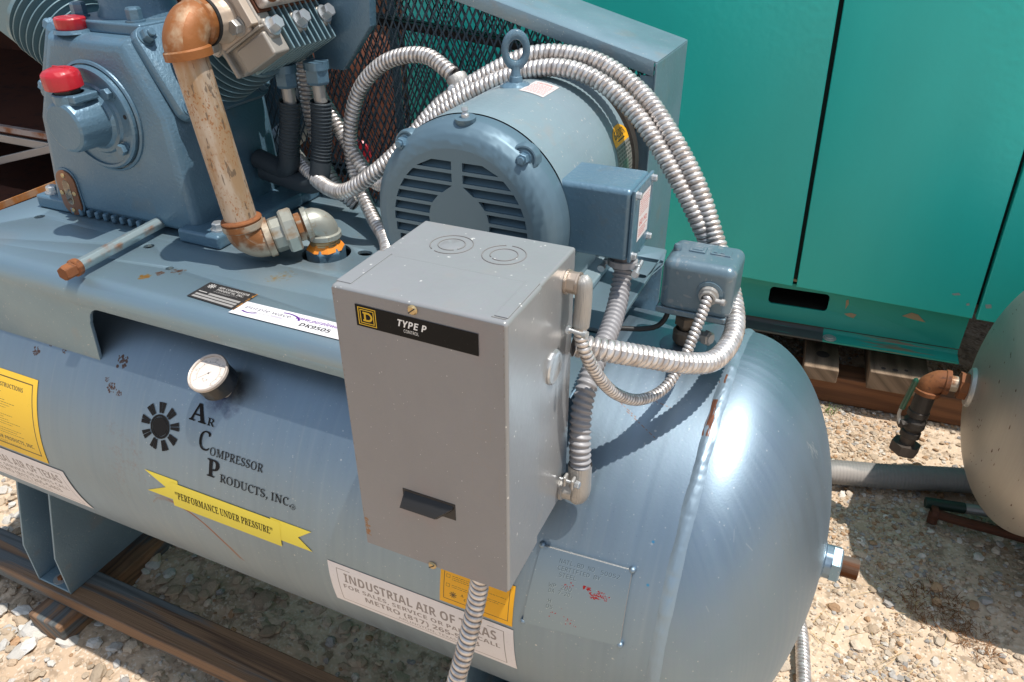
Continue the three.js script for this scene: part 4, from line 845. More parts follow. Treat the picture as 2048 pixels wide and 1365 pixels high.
// ---------- belt guard with expanded-metal faces, belt and pulleys inside
{
  const gd = group('belt_guard', comp, 'blue-grey sheet steel belt guard with expanded metal mesh');
  const GX = 0.125, GY = 1.2085, SL = -0.267, gy = (x) => GY + SL * (x - GX), ZF = -0.2095, ZB = -0.391, XL = -0.98;
  const strip = (x0, x1, dy, z0, z1, y0) => extr(shape([[x0, gy(x0) - dy], [x1, gy(x1) - dy], [x1, gy(x1)], [x0, gy(x0)]]), z0, z1, 0.0007);
  part('top_cover', M(extr(shape([[XL, gy(XL) - 0.003], [GX, GY - 0.003], [GX, GY], [XL, gy(XL)]]), ZB, ZF + 0.001, 0.0008)), paint, gd);
  part('front_lip', strip(XL, GX - 0.004, 0.0215, ZF - 0.0015, ZF + 0.0015), paint, gd);
  part('back_lip', strip(XL, GX - 0.004, 0.0215, ZB - 0.0015, ZB + 0.0015), paint, gd);
  part('end_panel', rbx(GX - 0.0025, GX + 0.0005, 0.845, GY - 0.002, ZB + 0.001, ZF + 0.0025, 0.0008), paint, gd);
  part('end_lip', rbx(0.101, GX - 0.003, 0.921, GY - 0.020, ZF - 0.0045, ZF - 0.0017, 0.0008), paint, gd);
  part('end_lip', rbx(0.101, GX - 0.003, 0.845, GY - 0.020, ZB - 0.001, ZB + 0.0018, 0.0008), paint, gd);
  part('brace', rbx(-0.425, -0.408, 0.85, 1.34, ZB + 0.003, ZB + 0.008, 0.001), paint, gd);
  const meshOf = (z, x0, x1, yb, px, py) => {   // strands of expanded metal: zigzags that touch at the knuckles
    const list = [], w = 0.0027, th = 0.0013;
    const add = (ax, ay, bx_, by) => {
      const top = Math.min(gy(ax), gy(bx_)) - 0.004; if (ay > top || by > top) return;
      const l = Math.hypot(bx_ - ax, by - ay), g = new THREE.BoxGeometry(w, l * 1.04, th);
      g.rotateY(0.5 * Math.sign(bx_ - ax)); g.rotateZ(-Math.atan2(bx_ - ax, by - ay)); g.translate((ax + bx_) / 2, (ay + by) / 2, z); list.push(g);
    };
    for (let i = 0; i * px < x1 - x0; i++) for (let j = 0; yb + j * py < 1.42; j++) {
      const x = x0 + i * px, y = yb + j * py, k = px / 2 - 0.0008;
      add(x, y, x + k, y + py / 2); add(x + k, y + py / 2, x, y + py);
      add(x + px, y, x + px - k, y + py / 2); add(x + px - k, y + py / 2, x + px, y + py);
    }
    return M(list);
  };
  const meshPaint = std({ color: rgb(0.055, 0.085, 0.11), metalness: 0.3, roughness: 0.5 });
  const m1 = part('wire_mesh', meshOf(ZF - 0.006, -0.62, 0.106, 0.918, 0.0136, 0.0265), meshPaint, gd); m1.userData.kind = 'stuff';
  const m2 = part('wire_mesh', meshOf(ZB + 0.004, -0.62, 0.106, 0.85, 0.0136, 0.0265), meshPaint, gd); m2.userData.kind = 'stuff';
  const zb = -0.30, F = V(-0.70, 1.095, zb), S = V(MX, MY, zb), r1 = 0.152, r2 = 0.122;
  part('flywheel', lathe([[0.03, -0.02], [0.1, -0.012], [0.128, -0.024], [0.15, -0.024], [0.152, -0.018], [0.144, 0], [0.152, 0.018], [0.15, 0.024], [0.128, 0.024], [0.1, 0.008], [0.03, 0.02]], F.toArray(), [0, 0, 1], 72), castPaint, gd);
  part('motor_pulley', lathe([[0.02, -0.02], [0.105, -0.015], [0.118, -0.022], [0.122, -0.018], [0.112, 0], [0.122, 0.018], [0.118, 0.022], [0.02, 0.02]], S.toArray(), [0, 0, 1], 64), darkIron, gd);
  part('motor_shaft', rod([MX, MY, -0.34], [MX, MY, -0.18], 0.02), darkIron, gd);
  const belt = (dz) => {
    const dx = S.x - F.x, dy = S.y - F.y, L = Math.hypot(dx, dy), b = Math.atan2(dy, dx), a = Math.asin((r1 - r2) / L), pts = [];
    const n1 = b + Math.PI / 2 - a, n2 = b - Math.PI / 2 + a;
    for (let i = 0; i <= 24; i++) { const t = n1 + (2 * Math.PI - (n1 - n2)) * i / 24; pts.push([F.x + r1 * Math.cos(t), F.y + r1 * Math.sin(t)]); }
    for (let i = 0; i <= 24; i++) { const t = n2 + (n1 - n2) * i / 24; pts.push([S.x + r2 * Math.cos(t), S.y + r2 * Math.sin(t)]); }
    pts.push(pts[0]);
    const P = []; for (let i = 0; i < pts.length - 1; i++) for (let k = 0; k < 4; k++) P.push([lerp(pts[i][0], pts[i + 1][0], k / 4), lerp(pts[i][1], pts[i + 1][1], k / 4)]); P.push(P[0]);
    const c = P.reduce((s, p) => [s[0] + p[0] / P.length, s[1] + p[1] / P.length], [0, 0]);
    const ring = [[0.007, -0.0075], [0.007, 0.0075], [-0.005, 0.005], [-0.005, -0.005], [0.007, -0.0075]];
    return surf(P.length - 1, 4, (u, v) => {
      const i = Math.round(u * (P.length - 1)), p = P[i], q = P[Math.min(i + 1, P.length - 1)], o = P[Math.max(i - 1, 0)];
      let nx = -(q[1] - o[1]), ny = q[0] - o[0]; const l = Math.hypot(nx, ny) || 1; nx /= l; ny /= l;
      if (nx * (p[0] - c[0]) + ny * (p[1] - c[1]) < 0) { nx = -nx; ny = -ny; }
      const r = ring[Math.round(v * 4)]; return [p[0] + nx * r[0], p[1] + ny * r[0], zb + dz + r[1]];
    });
  };
  for (const dz of [-0.011, 0.011]) part('drive_belt', boxUV(toCreasedNormals(belt(dz), 0.5)), black, gd);
}

// ---------- grey control box
const box = group('control_box', comp, 'grey sheet metal control box with black lettered strip and black lever');
{
  const ZF = 0.402, ZS = 0.3235, ZK = 0.2345, X0 = 0, X1 = 0.174, Y0 = 0.8, Y1 = 1.122;
  const frontMap = canvasTex(768, 1408, (g, W, H) => {
    seed = 4242; const im = g.createImageData(W, H);
    for (let j = 0; j < H; j++) for (let i = 0; i < W; i++) {
      const u = i / W, v = j / H, k = (j * W + i) * 4, f = 0.94 + 0.1 * fbm(u, v, 5, 501, 5, 0.55), r = sstep(0.55, 0.8, fbm(u, v, 4, 507, 4)) * 0.05;
      im.data[k] = S8((0.212 + r * 0.3) * f); im.data[k + 1] = S8((0.216 - r * 0.1) * f); im.data[k + 2] = S8((0.228 - r * 0.15) * f); im.data[k + 3] = 255;
    }
    g.putImageData(im, 0, 0);
    for (let k = 0; k < 130; k++) { g.fillStyle = css([0.72, 0.72, 0.7], rr(0.3, 0.9)); g.beginPath(); g.arc(rr(0, W), rr(0, H), rr(0.5, 2.2), 0, 6.3); g.fill(); }
    for (let k = 0; k < 90; k++) { g.strokeStyle = css([0.2, 0.19, 0.19], rr(0.1, 0.35)); g.lineWidth = rr(0.6, 1.6); const x = rr(0, W), y = rr(0, H); g.beginPath(); g.moveTo(x, y); g.lineTo(x + rr(-30, 30), y + rr(-20, 20)); g.stroke(); }
    g.lineWidth = 2.2; g.strokeStyle = css([0.225, 0.21, 0.205], 0.9);
    g.strokeRect(628, 470, 74, 84); g.beginPath(); g.moveTo(612, 690); g.lineTo(738, 690); g.lineTo(738, 890); g.lineTo(612, 862); g.closePath(); g.stroke();
    g.beginPath(); g.moveTo(560, 600); g.quadraticCurveTo(660, 640, 690, 700); g.stroke();
    const R = [0.24, 0.085, 0.018];
    for (let k = 0; k < 90; k++) { g.fillStyle = css(R, 0.5); g.beginPath(); g.arc(rr(3, 20) + (k % 3) * 4, H - rr(60, 175), rr(1, 6), 0, 6.3); g.fill(); }
    for (let k = 0; k < 60; k++) { g.fillStyle = css([0.15, 0.12, 0.1], 0.6); g.fillRect(rr(0, 5), rr(0, H), rr(1, 4), rr(3, 16)); g.fillRect(W - rr(0, 5), rr(0, H), rr(1, 3), rr(3, 12)); }
    for (let k = 0; k < 40; k++) { g.strokeStyle = css([0.18, 0.17, 0.17], 0.3); g.lineWidth = 1; const y = rr(880, 930); g.beginPath(); g.moveTo(0, y); g.lineTo(rr(10, 60), y + rr(-6, 10)); g.stroke(); }
  });
  const cover = part('box_cover', rbx(X0, X1, Y0, Y1, ZS, ZF, 0.0045, 4), enamel, box);
  part('cover_front', surf(2, 2, (u, v) => [lerp(X0 + 0.0022, X1 - 0.0022, u), lerp(Y1 - 0.0022, Y0 + 0.0022, v), ZF + 0.0003], (u, v) => [u, 1 - v]), phys({ map: frontMap, metalness: 0.1, roughness: 0.36, clearcoat: 0.25, clearcoatRoughness: 0.22, bumpMap: rep(peel, 2, 4), bumpScale: 0.00012 }), cover);
  part('box_back', rbx(X0 + 0.002, X1 - 0.0018, Y0 + 0.006, Y1 - 0.0015, ZK, ZS + 0.004, 0.003, 3), enamel, box);
  part('folded_flap', rbx(X0 + 0.0022, X0 + 0.0175, Y1 - 0.0008, Y1 + 0.0011, ZS + 0.001, ZF - 0.008, 0.0006), enamel, cover);
  part('folded_flap', rbx(X1 - 0.015, X1 - 0.0025, Y1 - 0.0008, Y1 + 0.0011, ZS + 0.001, ZF - 0.008, 0.0006), enamel, cover);
  part('seam_slit', bx(X1 - 0.0165, X1 - 0.0035, Y1 - 0.0006, Y1 + 0.0004, ZF - 0.0068, ZF - 0.0056).rotateY(0), groove, cover);
  for (const [x, z] of [[0.058, 0.2795], [0.1155, 0.2805]]) {
    const ring = (r) => new THREE.TorusGeometry(r, 0.00055, 8, 56, 6.0).rotateZ(rr(0, 6)).rotateX(Math.PI / 2).translate(x, Y1 - 0.0012, z);
    part('knockout_ring', M(ring(0.0215), ring(0.0135)), groove, box);
  }
  part('knockout_disc', lathe([[0, 0.0003], [0.0105, 0.0006], [0.012, 0.0001]], [0.058, Y1 - 0.0018, 0.2795], [0, 1, 0], 32), enamel, box);
  part('hole_plug', lathe([[0.0185, -0.001], [0.0185, 0.0012], [0.0165, 0.0028], [0.013, 0.0018], [0.0, 0.0022]], [X1 - 0.0015, 1.0115, 0.2885], [1, 0, 0], 36), zinc, box, 'round metal plug in the side of the box');
  for (const [x, y] of [[0.0858, 1.1155], [0.0848, 0.8035]]) {
    part('brass_screw', M(lathe([[0.0045, 0], [0.0048, 0.0012], [0.0035, 0.0028], [0, 0.0032]], [x, y, ZF], [0, 0, 1], 24)), brass, box);
    part('screw_slot', bx(-0.0042, 0.0042, -0.0005, 0.0005, 0.0026, 0.0034).rotateZ(0.7).translate(x, y, ZF), darkIron, box);
  }
  const plate = canvasTex(1024, 192, (g, W, H) => {
    g.fillStyle = css([0.008, 0.008, 0.008]); g.fillRect(0, 0, W, H);
    const Y = css([0.66, 0.42, 0.035]); g.strokeStyle = Y; g.fillStyle = Y; g.lineWidth = 8; g.strokeRect(24, 22, 150, 150); g.lineWidth = 8; g.strokeRect(42, 40, 114, 114);
    g.lineWidth = 17; g.beginPath(); g.moveTo(80, 64); g.lineTo(104, 64); g.arc(104, 97, 33, -Math.PI / 2, Math.PI / 2); g.lineTo(80, 130); g.closePath(); g.stroke(); g.fillRect(62, 56, 30, 15); g.fillRect(62, 123, 30, 15);
    g.fillStyle = css([0.78, 0.78, 0.76]); g.font = 'italic bold 86px sans-serif'; fit(g, 'TYPE P', 352, 104, 250); g.font = '40px sans-serif'; fit(g, 'CONTROL', 410, 150, 130);
    for (let k = 0; k < 40; k++) { g.fillStyle = css([0.5, 0.5, 0.48], 0.5); g.beginPath(); g.arc(rr(0, W), rr(0, H), rr(0.6, 1.8), 0, 6.3); g.fill(); }
  });
  part('lettered_strip', surf(2, 2, (u, v) => [lerp(0.0258, 0.1482, u), lerp(1.1085, 1.0865, v) - u * 0.0018, ZF + 0.0009], (u, v) => [u, 1 - v]), phys({ map: plate, roughness: 0.6, specularIntensity: 0.3 }), box, 'black strip with yellow square emblem and the words type P control');
  const lever = group('lever', box, 'black plastic lever near the bottom of the box front');
  part('lever_slot', bx(0.0565, 0.1165, 0.8815, 0.9025, ZF + 0.0004, ZF + 0.0008), black, lever);
  part('lever_grip', boxUV(extr(shape([[0.0582, 0], [0.1148, 0], [0.1148, 0.004], [0.0985, 0.0185], [0.0582, 0.0185]]), 0, 0.0085, 0.0012).rotateX(Math.PI / 2).rotateX(0.85).translate(0, 0.9005, ZF + 0.0005)), std({ map: dataTex(256, 256, (u, v) => (fbm(u, v, 40, 511, 2) > 0.83 ? [0.45, 0.45, 0.44] : [0.012, 0.012, 0.013])), roughness: 0.5 }), lever);
}

// ---------- flexible metal conduit and its fittings
{
  const C = (label, pts, r, pitch, depth, mat, soft) => part('flexible_conduit', conduit(pts, r, pitch, depth, soft), mat, comp, label);
  C('outer conduit of the big pair looping over the motor into the control box', [[-0.515, 1.045, -0.165], [-0.49, 1.02, -0.15], [-0.404, 0.995, -0.1], [-0.324, 1.003, -0.06], [-0.264, 1.041, -0.06], [-0.214, 1.088, -0.08], [-0.167, 1.141, -0.1], [-0.111, 1.181, -0.12], [-0.042, 1.216, -0.14], [0.006, 1.221, -0.15], [0.064, 1.212, -0.15], [0.126, 1.18, -0.14], [0.18, 1.135, -0.11], [0.225, 1.08, -0.09], [0.258, 1.02, -0.075], [0.292, 0.97, -0.04], [0.312, 0.945, 0.02], [0.304, 0.944, 0.1], [0.278, 0.962, 0.15], [0.241, 0.984, 0.19], [0.21, 1.002, 0.222], [0.176, 1.011, 0.24]], 0.0128, 0.0073, 0.0022, conduitMetal);
  C('inner conduit of the big pair, going down behind the pressure switch', [[-0.43, 1.12, -0.165], [-0.30, 1.0, -0.12], [-0.225, 1.06, -0.09], [-0.165, 1.128, -0.085], [-0.109, 1.169, -0.1], [-0.033, 1.201, -0.118], [0.023, 1.2085, -0.12], [0.074, 1.194, -0.12], [0.12, 1.165, -0.115], [0.164, 1.125, -0.1], [0.207, 1.075, -0.085], [0.243, 1.022, -0.078], [0.270, 0.955, -0.105], [0.275, 0.88, -0.19], [0.28, 0.72, -0.315], [0.285, 0.5, -0.36], [0.29, 0.25, -0.37], [0.30, 0.06, -0.40], [0.28, 0.025, -0.48], [0.2, 0.025, -0.56]], 0.0124, 0.0073, 0.0022, conduitMetal);
  C('conduit loop arching in front of the mesh between pump and motor', [[-0.155, 1.183, -0.128], [-0.165, 1.188, -0.13], [-0.203, 1.203, -0.14], [-0.238, 1.202, -0.14], [-0.283, 1.186, -0.14], [-0.329, 1.145, -0.14], [-0.356, 1.082, -0.14], [-0.36, 1.023, -0.14], [-0.334, 0.981, -0.12], [-0.294, 0.951, -0.09], [-0.246, 0.935, -0.05], [-0.215, 0.933, 0.0], [-0.2, 0.933, 0.05]], 0.0122, 0.0072, 0.0021, conduitMetal);
  C('dark conduit hanging in the shade behind the hoses', [[-0.47, 1.17, -0.18], [-0.46, 1.1, -0.17], [-0.45, 1.05, -0.165], [-0.43, 1.0, -0.155], [-0.40, 0.96, -0.15], [-0.37, 0.94, -0.15]], 0.0122, 0.0072, 0.0021, conduitMetal);
  C('grey jacketed conduit from the motor terminal box down to the control box', [[0.1655, 1.022, 0.036], [0.167, 1.006, 0.038], [0.1695, 0.990, 0.050], [0.174, 0.974, 0.078], [0.178, 0.962, 0.118], [0.1795, 0.951, 0.165], [0.181, 0.938, 0.20], [0.183, 0.916, 0.222], [0.188, 0.886, 0.2375], [0.1915, 0.855, 0.243], [0.192, 0.84, 0.245]], 0.0128, 0.0073, 0.0024, jacketMetal, true);
  C('thin conduit curving from the box top connector to the pressure switch', [[0.19, 1.055, 0.262], [0.1905, 1.04, 0.263], [0.197, 1.02, 0.263], [0.204, 0.992, 0.25], [0.217, 0.944, 0.213], [0.236, 0.912, 0.17], [0.254, 0.905, 0.125], [0.265, 0.925, 0.085], [0.271, 0.955, 0.062], [0.2765, 0.9895, 0.04], [0.277, 0.997, 0.03]], 0.0070, 0.0058, 0.0014, conduitMetal);
  C('conduit leaving the underside of the control box toward the ground', [[0.113, 0.806, 0.341], [0.112, 0.76, 0.341], [0.106, 0.70, 0.345], [0.099, 0.64, 0.36], [0.089, 0.57, 0.382], [0.07, 0.46, 0.42], [0.05, 0.30, 0.46], [0.03, 0.14, 0.49], [0.0, 0.03, 0.55], [-0.08, 0.02, 0.66]], 0.0118, 0.0086, 0.0022, conduitMetal);
  const fit2 = group('conduit_fitting', comp, 'cast angle connector at the top of the box side');
  part('connector_neck', lathe([[0.0, 0], [0.0125, 0], [0.0125, 0.0025], [0.0112, 0.003], [0.0112, 0.011], [0.0118, 0.0115], [0.0118, 0.0135], [0, 0.014]], [0.1725, 1.0935, 0.2585], [1, 0, 0], 32), std({ color: rgb(0.42, 0.35, 0.29), metalness: 0.6, roughness: 0.42 }), fit2);
  part('connector_body', sweep(curve([[0.1860, 1.1025, 0.2585], [0.1895, 1.098, 0.259], [0.191, 1.086, 0.2605], [0.1912, 1.066, 0.262], [0.1905, 1.05, 0.263]]), 0.0086, 0.003, 24, (s, a, L) => 0.0086 * Math.sqrt(clamp(1 - Math.pow(Math.max(0, 1 - s / 0.009), 2), 0.02, 1))), zincDull, fit2);
  part('clamp_screw', M(rod([0.183, 1.05, 0.275], [0.2, 1.05, 0.278], 0.0022, 12), lathe([[0.0042, 0], [0.0042, 0.004], [0, 0.005]], [0.1985, 1.05, 0.2775], [1, 0, 0.15], 18), hex([0.184, 1.05, 0.2752], [-1, 0, -0.15], 0.0075, 0.004)), zinc, fit2);
  const fit3 = group('conduit_fitting', comp, 'cast angle connector at the bottom of the box side');
  part('connector_neck', lathe([[0.0, 0], [0.016, 0], [0.016, 0.003], [0.0135, 0.004], [0.0135, 0.015]], [0.1725, 0.819, 0.247], [1, 0, 0], 32), zincDull, fit3);
  part('connector_body', sweep(curve([[0.182, 0.808, 0.246], [0.1885, 0.811, 0.246], [0.1925, 0.82, 0.246], [0.1925, 0.84, 0.2455], [0.192, 0.858, 0.2445]]), 0.0136, 0.003, 28, (s) => 0.0136 * Math.sqrt(clamp(1 - Math.pow(Math.max(0, 1 - s / 0.013), 2), 0.02, 1))), zincDull, fit3);
  part('clamp_ear', M(rbx(0.1795, 0.1835, 0.838, 0.852, 0.257, 0.268, 0.002), rbx(0.1895, 0.1935, 0.838, 0.852, 0.259, 0.27, 0.002)), zincDull, fit3);
  part('clamp_screw', M(rod([0.1745, 0.845, 0.263], [0.197, 0.845, 0.265], 0.0021, 12), hex([0.1945, 0.845, 0.2648], [1, 0, 0.1], 0.0082, 0.005)), zinc, fit3);
  const fit4 = group('conduit_fitting', comp, 'clamp connector under the motor terminal box');
  part('connector_neck', lathe([[0.0165, 0], [0.0165, 0.018], [0.0155, 0.019], [0, 0.019]], [0.1652, 1.019, 0.0355], [0, 1, 0], 32), std({ color: rgb(0.10, 0.10, 0.11), metalness: 0.5, roughness: 0.5 }), fit4);
  part('clamp_ring', lathe([[0.0135, 0], [0.0185, 0.001], [0.019, 0.009], [0.014, 0.0105]], [0.1655, 1.011, 0.0365], [0, 1, -0.1], 32), jacketMetal, fit4);
  for (const s of [-1, 1]) part('clamp_screw', M(rod([0.1655 + s * 0.022, 1.011, 0.052], [0.1655 + s * 0.022, 1.017, 0.026], 0.0026, 12), lathe([[0.0048, 0], [0.0048, 0.005], [0, 0.006]], [0.1655 + s * 0.022, 1.0115, 0.050], [0, -0.2, 1], 18), rb(0.012, 0.008, 0.008, 0.1655 + s * 0.018, 1.014, 0.038, 0.002)), zinc, fit4);
  const fit5 = group('conduit_fitting', comp, 'clamp connector in the loop beside the motor, with a black cable');
  part('connector_body', sweep(curve([[-0.150, 1.181, -0.127], [-0.143, 1.172, -0.124], [-0.148, 1.158, -0.124], [-0.162, 1.146, -0.127], [-0.172, 1.138, -0.13]]), 0.0155, 0.003, 24), zincDull, fit5);
  part('connector_lug', lathe([[0.0, 0], [0.0165, 0.001], [0.0175, 0.006], [0.0165, 0.012], [0.0175, 0.014], [0.0165, 0.0185], [0.012, 0.02]], [-0.166, 1.143, -0.128], [-0.75, -0.62, -0.12], 32), zincDull, fit5);
  part('clamp_screw', bolt([-0.146, 1.168, -0.108], [0.1, 0.3, 1], 0.0095, 0.006), zinc, fit5);
  part('black_cable', pipe([[-0.176, 1.134, -0.13], [-0.20, 1.11, -0.135], [-0.225, 1.075, -0.14], [-0.245, 1.03, -0.14], [-0.255, 0.98, -0.14]], 0.0062, 16), blackGloss, fit5);
}

// ---------- pressure switch on its stem
{
  const sw = group('pressure_switch', comp, 'blue-grey box-shaped pressure switch with worn paint, on a short stem');
  const swMap = canvasTex(512, 512, (g, W, H) => {
    seed = 66; g.fillStyle = css([0.125, 0.19, 0.235]); g.fillRect(0, 0, W, H);
    for (let k = 0; k < 60; k++) { g.fillStyle = css([0.36, 0.33, 0.31], 0.35); g.beginPath(); g.ellipse(rr(0, W), rr(0, H), rr(4, 26), rr(3, 12), rr(0, 3), 0, 6.3); g.fill(); }
    for (let k = 0; k < 60; k++) { g.fillStyle = css([0.6, 0.6, 0.58], 0.6); g.beginPath(); g.arc(rr(0, W), rr(0, H), rr(0.5, 2), 0, 6.3); g.fill(); }
  });
  swMap.wrapS = swMap.wrapT = THREE.RepeatWrapping;
  const swPaint = phys({ map: rep(swMap, 7), metalness: 0.3, roughness: 0.36, clearcoat: 0.3, clearcoatRoughness: 0.25, bumpMap: rep(peel, 3), bumpScale: 0.0004 });
  part('switch_cover', rbx(0.2145, 0.3045, 0.957, 1.0275, -0.046, 0.0305, 0.012, 6), swPaint, sw);
  part('switch_base', rbx(0.2115, 0.300, 0.952, 0.9605, -0.047, 0.030, 0.002), swPaint, sw);
  part('raised_frame', M(rbx(0.2385, 0.259, 1.0265, 1.0295, -0.022, -0.004, 0.001), rbx(0.242, 0.2555, 1.029, 1.0305, -0.0185, -0.0075, 0.001), rbx(0.265, 0.290, 1.0265, 1.0292, -0.024, -0.006, 0.001), rbx(0.2685, 0.2735, 1.0288, 1.0302, -0.021, -0.009, 0.0005), rbx(0.277, 0.282, 1.0288, 1.0302, -0.021, -0.009, 0.0005)), swPaint, sw);
  part('cover_screw', lathe([[0.0052, 0], [0.0052, 0.006], [0.0038, 0.0085], [0, 0.0095]], [0.2245, 1.0265, -0.004], [0, 1, 0], 20), swPaint, sw);
  part('conduit_arch', lathe([[0.0165, -0.002], [0.0165, 0.0035], [0.0125, 0.004], [0.0125, -0.002]], [0.2765, 0.9915, 0.0295], [0, 0, 1], 40), swPaint, sw);
  part('conduit_hub', M(lathe([[0.0122, 0], [0.0122, 0.006], [0.0098, 0.007], [0.0098, 0.011], [0.0074, 0.0115]], [0.2765, 0.9915, 0.031], [0, -0.15, 1], 32), rod([0.286, 0.989, 0.04], [0.295, 0.989, 0.041], 0.003, 12), lathe([[0.0042, 0], [0.0042, 0.004], [0, 0.005]], [0.2935, 0.989, 0.0408], [1, 0, 0.1], 18)), zincDull, sw);
  part('switch_stem', M(rod([0.247, 0.885, -0.004], [0.247, 0.955, -0.004], 0.0085, 20), hex([0.247, 0.925, -0.004], [0, 1, 0], 0.026, 0.014), lathe([[0.014, 0], [0.0155, 0.004], [0.0155, 0.016], [0.0125, 0.02]], [0.247, 0.898, -0.004], [0, 1, 0], 28)), std({ color: rgb(0.16, 0.13, 0.10), metalness: 0.6, roughness: 0.5 }), sw);
  part('stem_boss', lathe([[0.034, -0.004], [0.031, 0.003], [0.02, 0.006], [0, 0.006]], [0.247, 0.8885, -0.004], [0, 1, 0], 36), tankPaint, sw);
  part('relief_valve', M(rod([0.258, 0.915, 0.0], [0.285, 0.918, 0.012], 0.0075, 20), hex([0.276, 0.917, 0.008], [0.9, 0.1, 0.4], 0.018, 0.008)), zincDull, sw);
  part('thin_tube', pipe([[0.222, 0.953, 0.0], [0.222, 0.935, 0.004], [0.214, 0.922, 0.012], [0.196, 0.917, 0.02], [0.17, 0.917, 0.03], [0.14, 0.916, 0.04]], 0.0035, 14), black, sw);
}

// ================================================================== TIMBER UNDER THE FOOT
const woodTex = (base, dark, sd, sc = 1) => dataTex(1024, 256, (u, v) => {
  const warp = fbm(u, v, 4, sd, 4, 0.5) * 0.35, ring = Math.abs(Math.sin((v * 9 + warp * 7 + 0.4 * fbm(u, v, 3, sd + 7, 3)) * Math.PI * sc)), st = vn(u * 14, v * 220, 220, sd + 3), blot = fbm(u, v, 6, sd + 5, 5, 0.6);
  let c = mix3(base, dark, clamp(Math.pow(ring, 3) * 0.55 + st * 0.35)); return mix3(c, dark.map((x) => x * 0.5), sstep(0.6, 0.8, blot) * 0.55);
});
const setU = (g, ax, L, H, off = 0) => { const p = g.attributes.position, uv = g.attributes.uv; for (let i = 0; i < p.count; i++) { const a = [p.getX(i), p.getY(i), p.getZ(i)], o = [0, 1, 2].filter((k) => k !== ax); uv.setXY(i, a[ax] / L, (a[o[0]] + a[o[1]] * 1.0) / H + off); } return g; };
const woodBrown = std({ map: woodTex([0.20, 0.105, 0.05], [0.055, 0.028, 0.016], 601), roughness: 0.7, bumpMap: rep(fine, 2, 6), bumpScale: 0.001 });
const woodBluePaint = dataTex(1024, 256, (u, v) => {          // planks with blue-grey overspray wearing off to brown
  const ring = Math.abs(Math.sin((v * 7 + fbm(u, v, 4, 611, 4) * 3) * Math.PI)), n = fbm(u, v, 6, 613, 6, 0.6), st = vn(u * 12, v * 200, 200, 617);
  const wood = mix3([0.26, 0.145, 0.075], [0.07, 0.038, 0.022], clamp(Math.pow(ring, 3) * 0.6 + st * 0.4)), blue = mix3([0.115, 0.128, 0.13], [0.06, 0.066, 0.068], clamp(st * 0.6 + Math.pow(ring, 3) * 0.7));
  return mix3(blue, wood, sstep(0.43, 0.58, n + (u > 0.42 ? (u - 0.42) * 1.2 : 0)));
});
const woodPainted = std({ map: woodBluePaint, roughness: 0.65, bumpMap: rep(fine, 2, 6), bumpScale: 0.001 });
{
  const pl = part('plank', setU(rbx(-2.3, 0.16, 0.0925, 0.1312, 0.1985, 0.279, 0.003), 0, 2.85, 0.16, 0.2), woodPainted, scene);
  const u = pl.geometry.attributes.uv; for (let i = 0; i < u.count; i++) u.setX(i, u.getX(i) * 1.0 + 0.8);
  tag(pl, 'long paint-stained timber plank carrying the tank foot', 'plank');
  const bk = part('timber_block', setU(rbx(-0.994, -0.899, 0.03, 0.091, -0.34, 0.325, 0.004), 2, 1.2, 0.2), woodPainted, scene);
  tag(bk, 'short timber block lying crosswise under the long plank', 'timber block');
  const p2 = part('plank', setU(rbx(-2.3, 0.16, 0.0925, 0.1312, -0.279, -0.1985, 0.003), 0, 2.85, 0.16, 0.5), woodPainted, scene);
  tag(p2, 'second plank in the shade behind, under the rear of the tank foot', 'plank');
  const b2 = part('timber_block', setU(rbx(0.02, 0.115, -0.01, 0.091, -0.34, 0.325, 0.004), 2, 1.2, 0.2, 0.3), woodPainted, scene);
  tag(b2, 'timber block in the shade under the middle of the plank', 'timber block');
}

